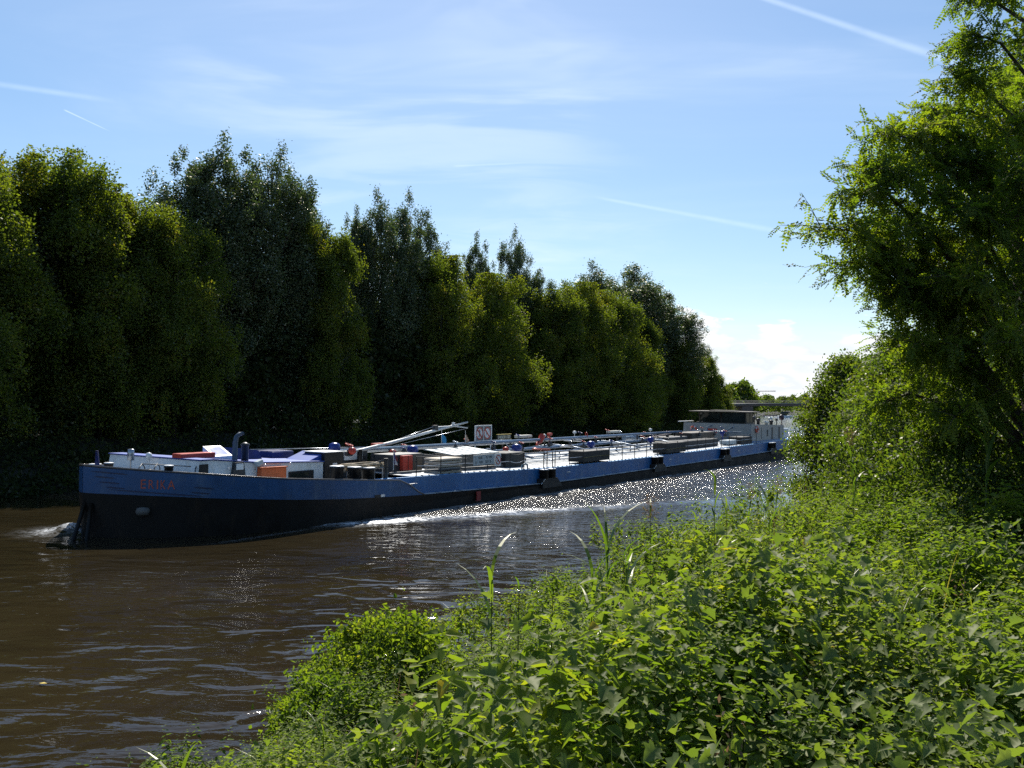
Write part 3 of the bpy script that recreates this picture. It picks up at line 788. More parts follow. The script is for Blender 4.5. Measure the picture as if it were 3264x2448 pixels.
def text_geo(body, size):
    """outline of lettering as plain vertices and faces, origin at lower left"""
    cu = bpy.data.curves.new("lettering", 'FONT'); cu.body = body; cu.size = size; cu.extrude = 0.0; cu.resolution_u = 3
    o = bpy.data.objects.new("lettering", cu); COL.objects.link(o)
    bpy.context.view_layer.update()
    dg = bpy.context.evaluated_depsgraph_get()
    me = o.evaluated_get(dg).to_mesh()
    vs = [tuple(v.co) for v in me.vertices]; fs = [tuple(p.vertices) for p in me.polygons]
    o.evaluated_get(dg).to_mesh_clear()
    bpy.data.objects.remove(o); bpy.data.curves.remove(cu)
    return vs, fs
xl = 1.11
for ch in "ERIKA":
    vs, fs = text_geo(ch, .46); w0 = max(v[0] for v in vs); h0 = max(v[1] for v in vs); span = .145 if ch != 'I' else .06
    if ch == 'A': span = .20
    m2 = MB()
    for grow in (0.0,):
        m2.add([flank(xl + v[0] / w0 * span, 2.02 - .05 * (xl - 1.11) / .9 + v[1] / h0 * .33, .014) for v in vs], fs)
    m2.build("letter", LETTER, barge)
    xl += span + .045
# bow fittings
mb = MB(); mb.tube([(.10, -.05, 1.55), (-.55, -.35, .15)], .075, 7); mb.build("bow_fender", BLACK, barge)
mb = MB(); mb.tube([(.12, -.35, 1.45), (-.28, -.75, .15)], .075, 7); mb.build("bow_fender", BLACK, barge)
MB().lathe([(.0, -.16), (.22, -.12), (.26, 0), (.22, .12), (.0, .16)], (1.18, -1.92, 1.18), 9).build("anchor", make_mat("anchor_grey", (.10, .10, .095), .7), barge)
MB().tube([(.57, 0, 2.5), (.57, 0, 2.9), (.56, 0, 3.36)], [.11, .085, .055], 8).build("bow_post", NAVY, barge)
def bollard(x, y, z, h, r, white=True, n=14):
    b = MB().lathe([(r * .95, 0), (r * .95, h * .88), (r * 1.08, h * .90), (r * 1.08, h)], (x, y, z), n).build("bollard", BLK, barge)
    if white: MB().lathe([(r * 1.06, h + .003), (r * 1.0, h + .03)], (x, y, z), n).build("cap", WHITE, b)
    return b
bollard(.95, -.15, 2.45, .42, .17); bollard(.72, .35, 2.45, .36, .22)
bollard(1.95, -2.35, 2.35, .48, .17)
# triple bollards by the bulwark end
for x in (9.18, 10.28, 11.2): bollard(x, -4.02, 1.60, .90 - .09 * (x - 9.18), .30)
# fore house with its blue roof
mb = MB()
mb.prism([(2.75, 1.6), (9.6, 1.55), (9.6, 2.60), (6.0, 2.74), (3.55, 2.98), (3.0, 2.98)], -2.8, 2.8)
mb.build("fore_house", WHITE, barge)
mb = MB()
for a, b_ in (((2.95, 2.99), (3.6, 2.985)), ((3.6, 2.985), (6.0, 2.745)), ((6.0, 2.745), (9.62, 2.605))):
    mb.add([(a[0], -2.86, a[1] + .01), (b_[0], -2.86, b_[1] + .01), (b_[0], 2.86, b_[1] + .01), (a[0], 2.86, a[1] + .01), (a[0], -2.86, a[1] + .05), (b_[0], -2.86, b_[1] + .05), (b_[0], 2.86, b_[1] + .05), (a[0], 2.86, a[1] + .05)],
           [(0, 3, 2, 1), (4, 5, 6, 7), (0, 1, 5, 4), (2, 3, 7, 6), (1, 2, 6, 5), (3, 0, 4, 7)])
mb.build("house_roof", ROOFBLUE, barge)
MB().box(2.95, 3.35, -2.86, -2.81, 1.75, 2.85).build("doorway", BLK, barge)
mb = MB(); mb.prism([(4.35, 1.75), (5.2, 1.75), (5.0, 2.86), (4.55, 2.86)], -2.96, -2.83); mb.build("side_ladder", DARK, barge)
MB().box(4.6, 4.95, -3.0, -2.965, 2.56, 2.8).build("ladder_gap", WHITE, barge)
lk = MB().box(5.80, 7.16, -3.10, -2.82, 1.98, 2.54, .015).build("wall_locker", ORANGE, barge)
MB().prism([(5.76, 2.545), (7.2, 2.545), (7.2, 2.575), (5.76, 2.60)], -3.14, -2.82).build("lid", ORANGE, lk)
wn = MB().box(7.55, 9.0, -2.835, -2.805, 1.72, 2.30).build("window", BLK, barge)
MB().box(7.66, 8.7, -2.85, -2.838, 1.80, 2.22).build("pane", GLASS, wn)
MB().box(2.95, 4.6, -1.75, -1.2, 3.0, 3.20, .015).build("roof_chest", RED, barge)
hatch = MB(); hatch.add([(4.9, -.6, 2.9), (5.8, -.6, 2.8), (4.9, -1.35, 2.9), (5.8, -1.35, 2.8), (4.9, -.6, 3.38), (5.8, -.6, 3.38), (4.9, -1.35, 3.0), (5.8, -1.35, 3.0)],
    [(0, 1, 3, 2), (4, 6, 7, 5), (0, 2, 6, 4), (1, 5, 7, 3), (2, 3, 7, 6), (0, 4, 5, 1)]); h_o = hatch.build("hatch", WHITE, barge)
MB().add([(5.0, -1.25, 3.055), (5.7, -1.25, 3.055), (5.7, -.68, 3.344), (5.0, -.68, 3.344)], [(0, 1, 2, 3)]).build("hatch_pane", ROOFBLUE, h_o)
mb = MB(); mb.tube([(5.18, -2.2, 2.7), (5.20, -2.2, 3.6), (5.26, -2.2, 3.82), (5.42, -2.2, 3.93), (5.60, -2.2, 3.95)], [.115, .11, .10, .085, .07], 10); mb.build("vent_pipe", make_mat("vent_grey", (.05, .07, .10), .35), barge)
mb = MB(); mb.lathe([(.15, 0), (.15, .72), (.19, .73), (.19, .78), (.05, .86)], (5.75, -2.15, 2.72), 10); mb.build("exhaust_pipe", DARK, barge)
MB().prism([(6.6, 2.7), (8.0, 2.7), (7.8, 3.1), (6.9, 3.22)], -.7, .5).build("winch_cover", NAVY, barge)
mb = MB(); mb.tube([(8.1, -.2, 2.7), (8.1, -.2, 3.05)], .09, 8); mb.torus((8.1, -.2, 3.0), (0, 0, 1), .16, .03); mb.build("winch_head", NAVY, barge)
MB().box(9.0, 10.3, -.3, 1.0, 2.2, 2.98, .05).build("winch_house", NAVY, barge)
MB().tube([(6.5, .2, 3.12), (11.5, .2, 3.0), (16, .2, 2.9)], .018, 5).build("stay_cable", STEEL, barge)
sl = MB(); sl.prism([(8.75, 2.60), (10.05, 2.56), (10.05, 3.02)], -2.55, -1.1); sl.build("slanting_cover", ROOFBLUE, barge)
cab = MB().box(9.75, 10.95, -2.75, -1.5, 1.5, 3.0, .02).build("control_cabinet", BLK, barge)
MB().box(9.70, 11.0, -2.8, -1.45, 3.0, 3.03).build("cabinet_top", WHITE, cab)
MB().box(10.25, 10.52, -2.775, -2.755, 2.20, 2.52).build("notice", WHITE, cab)
MB().box(10.30, 10.47, -2.79, -2.78, 2.26, 2.44).build("notice_field", RED, cab)
MB().box(10.29, 10.50, -2.775, -2.755, 2.02, 2.15).build("yellow_plate", YEL, cab)
MB().box(13.4, 14.7, -.55, -.5, 2.38, 2.78).build("white_panel", WHITE, barge)
MB().box(12.6, 15.2, -.45, .6, 1.5, 2.80, .03).build("dark_cabinet", DARK, barge)
# foredeck rails and anchor gear seen above the bulwark
def fence(xs, y, z0, z1, name="bow_rail"):
    m2 = MB()
    for x in xs: m2.tube([(x, y, z0), (x, y, z1)], .02, 5)
    for z in (z1, z0 + (z1 - z0) * .5): m2.tube([(xs[0], y, z), (xs[-1], y, z)], .018, 5)
    m2.build(name, DARK, barge)
mb = MB()
for x, y in ((1.55, -1.2), (2.0, -1.5), (3.0, -2.6)):
    mb.tube([(x - .3, y - .25, 2.2), (x - .12, y - .1, 2.72), (x + .15, y + .1, 2.86), (x + .45, y + .35, 2.70), (x + .6, y + .5, 2.2)], .022, 6)
mb.tube([(1.70, -1.1, 2.86), (3.15, -2.5, 2.74)], .018, 5); mb.tube([(1.60, -1.1, 2.60), (3.05, -2.5, 2.50)], .018, 5)
mb.build("bow_rail", DARK, barge)
aw = MB(); aw.lathe([(.28, 0), (.28, .3), (.2, .38), (.06, .42)], (1.75, -1.4, 2.2), 10); aw.tube([(1.3, -1.9, 2.45), (2.1, -1.0, 2.45)], .2, 10); aw.build("anchor_winch", DARK, barge)
ls = MB().lathe([(.13, 0), (.13, .42), (.10, .44)], (2.2, .3, 2.90), 10); ls.tube([(2.2, .3, 2.2), (2.2, .3, 2.92)], .03, 6); ls.build("signal_lamp", STEEL, barge)
sp = MB(); sp.lathe([(0.01, -.13), (.09, -.10), (.13, 0), (.09, .10), (.01, .13)], (2.65, -.2, 3.08), 10); sp.tube([(2.65, -.2, 2.6), (2.65, -.2, 2.98)], .03, 6); sp.build("ball_lamp", WHITE, barge)
for x in (4.25, 6.05, 7.45): MB().tube([(x, -2.98, 2.66), (x + .12, -2.9, 2.66)], .055, 8).build("wall_lamp", BRIGHT, barge)
fl = MB(); fl.box(-.16, .16, -.12, .12, -.1, .1, .02, Matrix.Translation((5.75, -2.98, 2.78)) @ Matrix.Rotation(R(-18), 4, 'Y')); fl.tube([(5.7, -2.9, 2.4), (5.72, -2.9, 2.7)], .03, 6); fl.build("flood_lamp", PALE, barge)
# corner posts and lower rail near the bulwark end
pm = MB(); pm.tube([(12.52, -3.92, 1.5), (12.52, -3.92, 2.68)], .10, 8); pm.tube([(12.52, -3.92, 2.62), (12.1, -3.5, 2.42)], .05, 6); pm.build("mooring_post", DARK, barge)
MB().tube([(12.8, -3.9, 1.96), (16, -3.9, 1.92), (19.3, -3.9, 1.86), (22.4, -3.9, 1.80)], .055, 7).build("hand_bar", DARK, barge)
MB().tube([(16.2, -3.6, 2.36), (19.4, -3.6, 2.36)], .03, 6).build("spar", BEIGE, barge)
# flags on their poles
def flag(x, y, z0, z1, wd, cols, label):
    m2 = MB(); m2.tube([(x, y, z0 - .3), (x, y, z1 + .06)], .014, 5); p = m2.build("flag_pole", WHITE, barge)
    n = len(cols)
    for i, cmat in enumerate(cols):
        a0, a1 = i / n, (i + 1) / n; m3 = MB(); vs = []; fs = []
        for a_ in (a0, a1):
            for k in range(9):
                s = k / 8; z = z1 - (z1 - z0) * s
                vs.append((x + .02 + wd * (.12 + .88 * s) * a_ + .03 * math.sin(7 * s + 5 * a_), y + .07 * math.sin(9 * a_ + 5 * s), z - .12 * a_))
        fs = [(k, k + 1, 9 + k + 1, 9 + k) for k in range(8)]
        m3.add(vs, fs, True); m3.build("flag_cloth", cmat, p, label if i == 0 else None)
    return p
CYAN = make_mat("flag_blue", (.05, .30, .55), .8); FLAGW = make_mat("flag_white", (.55, .55, .58), .8); FLAGR = make_mat("flag_red", (.30, .05, .06), .8); FLAGT = make_mat("flag_tan", (.55, .38, .27), .8); FLAGP = make_mat("flag_violet", (.09, .08, .24), .8)
flag(13.32, -3.7, 2.38, 2.98, .34, [FLAGP, FLAGW, FLAGR], "hanging striped flag")
flag(23.3, 1.0, 2.75, 3.52, .62, [CYAN], "hanging light blue flag")
flag(24.3, 0.0, 2.60, 3.50, .36, [FLAGT], "hanging faded orange flag")
# hose crane
cr_ = MB(); cr_.tube([(12.7, -1.0, 2.82), (14.2, -.85, 2.86), (17.0, -.5, 3.12), (21.0, 0, 3.58), (25.2, .5, 4.02)], [.05, .07, .085, .075, .05], 8); cr_o = cr_.build("crane_boom", make_mat("crane_white", (.60, .60, .58), .4, .1), barge)
mb = MB(); mb.tube([(21.7, .1, 3.82), (23.4, .3, 3.83), (25.2, .5, 3.68)], .035, 6); mb.tube([(23.4, .3, 3.83), (25.2, .5, 4.02)], .02, 5); mb.tube([(21.7, .1, 3.82), (21.9, .1, 3.66)], .03, 5); mb.tube([(24.0, .4, 3.75), (24.2, .4, 3.9)], .02, 5); mb.build("jib", WHITE, cr_o)
MB().box(21.3, 21.62, -.02, .18, 3.62, 3.92).build("winch", DARK, cr_o)
mb = MB(); mb.tube([(16.3, -.6, 3.06), (21.4, .1, 3.86)], .014, 4); mb.tube([(17.0, -.6, 2.96), (25.2, .5, 3.66)], .012, 4); mb.build("cable", STEEL, cr_o)
mb = MB(); mb.lathe([(.09, 0), (.09, .12)], (23.5, .3, 3.92), 8); mb.tube([(23.2, .3, 3.8), (23.5, .3, 4.0)], .03, 5); mb.build("lamp", WHITE, cr_o)
MB().tube([(14.1, -.9, 1.6), (14.1, -.9, 2.9)], .13, 8).build("crane_post", BLK, barge)
MB().box(15.6, 16.4, -.65, -.3, 3.0, 3.12).build("crane_bracket", RED, cr_o)
# cabinets on the cargo deck
c1_ = MB().box(15.0, 17.3, -2.3, -.8, 1.62, 2.64, .02).build("dark_cabinet", DARK, barge)
fc = MB().box(15.45, 16.2, -2.56, -2.31, 1.86, 2.60, .02).build("fire_cabinet", RED, barge)
MB().box(15.81, 15.84, -2.575, -2.563, 1.9, 2.56).build("door_gap", BLK, fc)
c2_ = MB().box(19.3, 23.4, -2.8, -.6, 1.58, 2.42, .02).build("grey_cabinet", make_mat("cabinet_olive", (.085, .082, .072), .6), barge)
for k in range(5):
    x0 = 19.22 + k * .87
    m2 = MB(); m2.add([(x0 + .06, -2.9, 2.47), (x0 + .82, -2.9, 2.46), (x0 + 1.15, -.5, 2.66), (x0 + .40, -.5, 2.68), (x0 + .06, -2.9, 2.43), (x0 + .82, -2.9, 2.42), (x0 + 1.15, -.5, 2.62), (x0 + .40, -.5, 2.64)],
           [(0, 1, 2, 3), (7, 6, 5, 4), (0, 4, 5, 1), (1, 5, 6, 2), (2, 6, 7, 3), (3, 7, 4, 0)])
    m2.build("lid", PALE, c2_)
c3_ = MB().box(24.4, 26.5, -2.8, -1.3, 1.48, 2.34, .04).build("tarpaulin_chest", TARP, barge)
MB().box(24.0, 24.38, -2.3, -1.5, 1.5, 2.3, .02).build("brown_locker", make_mat("brown_paint", (.11, .03, .02), .6), barge)
# boxes hung on the railing
for (x0, x1, y0, y1, z0, z1) in ((31.4, 35.1, -4.1, -3.0, 1.52, 2.20), (44.5, 48.4, -4.1, -3.0, 1.50, 2.26), (63.0, 66.2, -3.6, -2.4, 1.50, 2.16)):
    bx_ = MB().box(x0, x1, y0, y1, z0, z1, .03).build("rail_box", TARP, barge)
    MB().tube([(x0 - .05, y0 - .03, z0 + .28), ((x0 + x1) / 2, y0 - .04, z0 + .33), (x1 + .05, y0 - .03, z0 + .30)], .014, 5).build("strap", make_mat("strap_yellow", (.3, .22, .06), .8), bx_)
MB().box(49.5, 59.2, -2.8, -1.6, 1.50, 2.14, .05).build("long_chest", TARP, barge)
MB().box(57.0, 62.6, -1.2, .6, 1.9, 2.62, .04).build("pump_cover", make_mat("pump_brown", (.075, .06, .045), .7), barge)
MB().box(52.0, 56.5, -1.0, .6, 1.9, 2.35, .04).build("pump_cover", DARK, barge)
MB().box(60.0, 62.5, -3.4, -2.6, 1.55, 1.95, .06).build("glass_crate", PALE, barge)
# railing along the near side: posts, two ropes, gate
posts = [14.6, 16.54, 18.64, 20.66, 22.9, 24.29, 26.57, 26.95, 27.6, 27.9, 29.65, 31.5, 33.31, 35.13, 37.09, 39.06, 41.08, 42.97, 44.73, 46.81, 48.9, 50.9, 52.8, 54.7, 56.52, 58.5, 60.4, 62.4, 64.2, 66.0]
for x in posts:
    z = z_coam(x); MB().tube([(x, -4.05, z - .02), (x, -4.05, z + .96)], .034 if 26 < x < 28 else .027, 6).build("rail_post", RUST, barge)
for f in (.95, .50):
    segs = [p for p in posts if p < 26.7], [p for p in posts if p > 27.7]
    for sgm in segs:
        pts = []
        for a, b_ in zip(sgm, sgm[1:]):
            sag = .10 if 23.5 < b_ < 25.5 else .025
            for k in range(4): q = k / 4; x = a + (b_ - a) * q; pts.append((x, -4.05, z_coam(x) + f - sag * 4 * q * (1 - q)))
        pts.append((sgm[-1], -4.05, z_coam(sgm[-1]) + f))
        MB().tube(pts, .015, 4).build("rail_wire", STEEL if f < .9 else RUST, barge)
MB().tube([(26.95, -4.05, 2.05), (27.1, -4.05, 1.9), (27.3, -4.05, 1.86), (27.5, -4.05, 1.9), (27.6, -4.05, 2.05)], .012, 4).build("gate_chain", STEEL, barge)
for x in np.arange(16, 68, 3.7): MB().tube([(x, 4.05, z_coam(x)), (x, 4.05, z_coam(x) + .95)], .027, 5).build("rail_post", RUST, barge)
MB().tube([(x, 4.05, z_coam(x) + .95) for x in (16, 24, 32, 45, 60, 67)], .015, 4).build("rail_wire", RUST, barge)
rv = MB()
for x in np.arange(15, 68, .55): rv.box(x, x + .07, -4.10, -4.01, z_coam(x) + .014, z_coam(x) + .05)
rv.build("edge_lug", DARK, barge)
mb = MB(); mb.tube([(24.2, -4.0, 1.5), (24.25, -4.0, 1.72), (24.55, -4.0, 1.78), (24.8, -4.0, 1.74), (24.85, -4.0, 1.5)], .05, 6); mb.build("mooring_fairlead", make_mat("teal_paint", (.03, .12, .18), .5), barge)
# double bollards on their black brackets
for x in (26.2, 42.0, 56.3, 69.6):
    z = z_strake(x)
    m2 = MB(); m2.prism([(x - .55, z - .25), (x + 1.75, z - .25), (x + 1.45, z + .02), (x + 1.1, z + .30), (x - .55, z + .30)], -4.56, -4.15); br = m2.build("bollard_bracket", BLK, barge)
    for dx in (0, .85):
        b_ = MB().lathe([(.26, 0), (.26, .44), (.29, .45), (.29, .50)], (x + dx - .1, -4.36, z + .30), 12).build("bollard", BLK, br)
        MB().lathe([(.285, .503), (.26, .53)], (x + dx - .1, -4.36, z + .30), 12).build("cap", WHITE, br)
    MB().tube([(x - .62, -4.50, z + .0), (x - .35, -4.60, z + .28)], .025, 5).build("bracket_edge", WHITE, br)
# vents and scupper holes in the blue side
for x in (29.2, 45.0, 60.5): MB().box(x, x + .42, -4.16, -4.145, 1.02, 1.07).build("side_mark", WHITE, barge)
MB().box(11.1, 11.5, -4.53, -4.515, 1.04, 1.14).build("hawse_hole", BLK, barge)
MB().box(11.5, 11.75, -4.53, -4.515, 1.03, 1.14).build("hawse_plate", WHITE, barge)
MB().box(19.0, 19.35, -4.56, -4.50, .2, .68).build("draught_mark", make_mat("mark_red", (.25, .02, .02), .6), barge)
# pipework
def pipe(pts, r, mat, name="deck_pipe"): return MB().tube(pts, r, 9).build(name, mat, barge)
pipe([(13, 0.1, 2.80), (30, 0, 2.76), (45, 0, 2.72), (57.5, 0, 2.70)], .095, PIPEBLUE)
pipe([(16, .9, 2.62), (30, .9, 2.60), (57, .9, 2.56)], .07, STEEL)
pipe([(18, -.5, 2.30), (33, -.5, 2.25), (56, -.5, 2.2)], .085, PIPEBLUE)
pipe([(22, -1.1, 2.05), (33, -1.1, 2.0), (52, -1.1, 1.95)], .065, STEEL)
pipe([(27, -1.6, 1.85), (37, -1.6, 1.82), (50, -1.6, 1.80)], .06, BRIGHT)
pipe([(28.2, -2.2, 1.80), (33.3, -2.2, 1.78)], .045, BRIGHT)
pipe([(26.6, -2.1, 1.62), (39, -2.1, 1.60), (52, -2.1, 1.58)], .04, WHITE)
pipe([(42.6, -1.6, 2.20), (42.6, .9, 2.20)], .075, BRIGHT, 'cross_pipe'); pipe([(34.6, -1.6, 2.30), (34.6, -.2, 2.30)], .075, BRIGHT, 'cross_pipe'); pipe([(37.6, -.6, 2.56), (37.6, .8, 2.56)], .08, BRIGHT, 'cross_pipe')
pipe([(31.0, -1.9, 2.24), (31.0, .1, 2.24)], .06, make_mat("pipe_red", (.45, .12, .09), .25, .4))
pipe([(48.2, -.5, 2.36), (51.5, -.5, 2.52), (54.0, -.5, 2.62)], .05, make_mat("pipe_tan", (.42, .30, .24), .4))
pipe([(48.5, -1.4, 2.12), (53.5, -1.4, 2.10)], .05, BEIGE)
for x in (17.5, 24.5, 29.3, 33.6, 37.4, 41.0, 44.6, 48.3, 52.4, 56):
    m2 = MB(); m2.tube([(x, .05, 1.5), (x, .05, 2.75)], .07, 6); m2.tube([(x, -1.7, 1.78), (x, 1.0, 1.78)], .045, 6); m2.tube([(x, -1.1, 1.5), (x, -1.1, 2.0)], .05, 6); m2.build("pipe_stand", DARK, barge)
for x in (20.5, 27.5, 35.5, 43.2, 50.2):
    pipe([(x, -2.6, 1.95), (x, -1.2, 2.2), (x, .6, 2.3), (x, 2.8, 1.95)], .07, PIPEBLUE, "cross_pipe")
def valve(x, y, z, wheel, s=1.0, body=DARK):
    b_ = MB(); b_.lathe([(.10 * s, -.22), (.16 * s, -.20), (.16 * s, -.14), (.09 * s, -.10), (.12 * s, 0), (.07 * s, .10), (.025 * s, .12), (.025 * s, .30 * s)], (x, y, z), 9)
    b_.tube([(x - .2 * s, y, z - .1), (x + .2 * s, y, z - .1)], .1 * s, 8)
    o = b_.build("valve", body, barge)
    wh = MB(); wh.torus((x, y, z + .30 * s), (0.15, -.3, 1), .17 * s, .028 * s, 14, 6)
    for k in range(3): t = k * 2.094; wh.tube([(x, y, z + .30 * s), (x + .17 * s * math.cos(t), y + .17 * s * math.sin(t), z + .30 * s)], .015 * s, 4)
    wh.build("handwheel", wheel, o); return o
g = np.random.default_rng(17)
for i, (x, y, z) in enumerate([(13.0, -1.2, 2.85), (17.3, -1.0, 2.62), (19.0, .3, 2.6), (22.5, -.6, 2.72), (24.7, .2, 2.75), (26.4, -.6, 2.58), (29.6, -.6, 2.42), (30.8, .4, 2.80), (33.2, -.6, 2.55), (35.4, -.9, 2.40), (37.2, -1.0, 2.28), (38.9, .2, 2.78), (40.2, -.4, 2.50), (41.6, -1.0, 2.10), (43.9, .5, 2.80), (45.5, .2, 2.75), (47.5, -.8, 2.30), (49.0, -.9, 2.35), (50.5, .4, 2.60), (53.4, -.4, 2.55), (55.2, -.9, 2.4), (58.2, -1.4, 2.55), (60.4, -.8, 2.72), (61.8, -1.5, 2.5), (63.5, -1.9, 2.35), (65.0, -1.0, 2.6)]):
    valve(x, y, z, [RED, VBLUE, RED, BRIGHT, RED, NAVY][i % 6], g.uniform(.75, 1.15))
for (x, y, z, s) in ((12.2, -1.0, 3.08, 1.0), (18.1, -1.0, 2.74, 1.05), (28.4, -1.0, 2.44, 1.1), (38.3, -1.0, 2.30, 1.0), (48.6, -1.0, 2.30, .9), (64.2, -1.4, 2.45, .9)):
    m2 = MB(); m2.lathe([(.10 * s, -.28), (.26 * s, -.18), (.31 * s, 0), (.24 * s, .16), (.10 * s, .22)], (x, y, z), 12); m2.tube([(x, y, z - .8), (x, y, z - .2)], .07, 7); m2.build("pressure_valve", VBLUE, barge)
for x, y, z in ((13.0, -1.4, 3.02), (27.0, -1.1, 2.5), (16.6, -.9, 2.75)):
    MB().lathe([(.08, -.3), (.18, -.2), (.2, -.05), (.05, .05)], (x, y, z), 10).build("hose_coupling", RED, barge)
m2 = MB(); m2.tube([(32.5, 0, 2.45), (32.9, 0, 2.62), (33.15, 0, 2.95), (33.2, 0, 3.1)], [.10, .16, .22, .17], 9); m2.build("red_ventilator", RED, barge)
m2 = MB(); m2.tube([(34.3, .1, 2.6), (34.3, .1, 3.1)], .06, 7); m2.box(34.15, 34.55, 0, .22, 2.98, 3.16, .02); m2.build("red_hydrant", RED, barge)
for (x, y, z) in ((33.6, .1, 2.98), (38.6, .5, 3.06), (51.9, .5, 2.95)):
    m2 = MB(); m2.lathe([(.03, -.42), (.03, -.06), (.13, -.05), (.15, .03), (.10, .11), (.02, .13)], (x, y, z), 10); m2.build("white_vent", WHITE, barge)
MB().torus((39.5, 0, 2.92), (.8, -.5, .2), .15, .03).build("red_wheel", RED, barge)
for x0, x1, z in ((31.7, 33.4, 2.86), (45.2, 47.1, 2.84)):
    l_ = MB().box(x0, x1, .9, 1.3, z, z + .17, .03).build("deck_lamp", make_mat("lamp_beige", (.45, .44, .38), .4), barge)
    MB().tube([((x0 + x1) / 2, 1.1, 2.4), ((x0 + x1) / 2, 1.1, z)], .05, 6).build("lamp_post", DARK, l_)
m2 = MB(); m2.tube([(26.9, .3, 2.86), (29.6, .2, 2.84)], .035, 6); m2.tube([(28.6, .2, 2.84), (29.2, -.3, 2.1)], .03, 5); m2.tube([(29.5, .2, 2.84), (30.1, -.3, 2.1)], .03, 5); m2.tube([(28.9, -.05, 2.5), (29.8, -.05, 2.5)], .03, 5); m2.build("deck_ladder", STEEL, barge)
MB().tube([(47.0, .6, 2.45), (49.3, .6, 2.42)], .22, 12).build("silver_tank", make_mat("tank_blue", (.25, .33, .42), .3, .3), barge)

# signs
def disc(c, ru, rv_, y, n=24, hole=0.0):
    vs = []; fs = []
    for k in range(n):
        t = 2 * math.pi * k / n; vs += [(c[0] + ru * math.cos(t), y, c[1] + rv_ * math.sin(t)), (c[0] + ru * hole * math.cos(t), y, c[1] + rv_ * hole * math.sin(t))]
    fs = [(2 * k, 2 * ((k + 1) % n), 2 * ((k + 1) % n) + 1, 2 * k + 1) for k in range(n)]
    return vs, fs
def forbid(parent, cx_, cz_, r, y, kind):
    """white disc, black figure, red ring and slash, facing the near side"""
    MB().add(*disc((cx_, cz_), r, r, y)).build("sign_field", WHITE, parent)
    f = MB()
    if kind == 'man':
        f.add(*disc((cx_, cz_ + r * .52), r * .13, r * .13, y - .004, 12)); f.prism([(cx_ - r * .18, cz_ + r * .36), (cx_ + r * .16, cz_ + r * .36), (cx_ + r * .12, cz_ - r * .05), (cx_ + r * .24, cz_ - r * .62), (cx_ + r * .10, cz_ - r * .62), (cx_, cz_ - r * .12), (cx_ - r * .16, cz_ - r * .62), (cx_ - r * .30, cz_ - r * .62), (cx_ - r * .12, cz_ - r * .05)], y - .004, y - .002)
    elif kind == 'smoke':
        f.prism([(cx_ - r * .30, cz_ - r * .20), (cx_ + r * .12, cz_ - r * .20), (cx_ + r * .12, cz_ - r * .06), (cx_ - r * .30, cz_ - r * .06)], y - .004, y - .002)
        f.prism([(cx_ - r * .38, cz_ + .0), (cx_ - r * .30, cz_ + .0), (cx_ - r * .34, cz_ + r * .3)], y - .004, y - .002)
    else:
        f.prism([(cx_ - r * .3, cz_ + r * .2), (cx_ - r * .1, cz_ + r * .25), (cx_ + r * .05, cz_ - r * .35), (cx_ - r * .1, cz_ - r * .5), (cx_ - r * .2, cz_ - r * .3)], y - .004, y - .002)
    f.build("sign_figure", BLK, parent)
    rg = MB(); rg.add(*disc((cx_, cz_), r, r, y - .006, 28, .80)); q = r * .62; t = r * .085
    rg.add([(cx_ - q - t, y - .006, cz_ + q - t), (cx_ - q + t, y - .006, cz_ + q + t), (cx_ + q + t, y - .006, cz_ - q + t), (cx_ + q - t, y - .006, cz_ - q - t)], [(0, 1, 2, 3)])
    rg.build("sign_ring", RED, parent)
sb = MB().box(25.38, 26.98, 0.0, .04, 2.92, 3.78).build("sign_board", make_mat("sign_grey", (.20, .19, .18), .6), barge)
m2 = MB()
for a in ((25.30, 25.38, 2.86, 3.84), (26.98, 27.06, 2.86, 3.84), (26.155, 26.205, 2.92, 3.78)): m2.box(a[0], a[1], -.03, .045, a[2], a[3])
m2.box(25.38, 26.98, -.03, .045, 3.781, 3.84); m2.box(25.38, 26.98, -.03, .045, 2.86, 2.919)
m2.tube([(25.34, .02, 2.2), (25.34, .02, 2.88)], .04, 6); m2.tube([(27.02, .02, 2.2), (27.02, .02, 2.88)], .04, 6); m2.build("sign_frame", WHITE, sb)
forbid(sb, 25.77, 3.35, .37, -.004, 'man'); forbid(sb, 26.59, 3.35, .37, -.004, 'smoke')
tb = MB().box(19.28, 21.24, -4.13, -4.09, 1.98, 2.52).build("data_plate", PALE, barge)
for body, z, x in (("L", 2.30, 19.44), ("80,00", 2.30, 19.68), ("TG 1090", 2.30, 20.36), ("B", 2.06, 19.44), ("9,00", 2.06, 19.80), ("EDV 18", 2.06, 20.36)):
    vs, fs = text_geo(body, .20); MB().add([(x + v[0] * .86, -4.136, z + v[1]) for v in vs], fs).build("lettering", BLK, tb)
fb = MB().box(21.30, 21.86, -4.13, -4.09, 1.83, 2.52).build("warning_sign", WHITE, barge)
forbid(fb, 21.58, 2.18, .265, -4.134, 'flame')
npl = MB().box(30.7, 32.4, 1.98, 2.02, 2.74, 3.06).build("number_plate", BLK, barge)
m2 = MB(); [m2.box(*q) for q in ((30.66, 32.44, 1.965, 2.03, 3.06, 3.09), (30.66, 32.44, 1.965, 2.03, 2.71, 2.74))]; m2.build("plate_rim", YEL, npl)
vs, fs = text_geo("04008180", .32); wv = max(v[0] for v in vs); MB().add([(30.78 + v[0] / wv * 1.52, 1.972, 2.79 + v[1] * .98) for v in vs], fs).build("lettering", make_mat("plate_white", (.7, .7, .55), .5), npl)
MB().tube([(31.5, 2.05, 1.6), (31.5, 2.05, 2.75)], .03, 6).build("plate_post", DARK, npl)

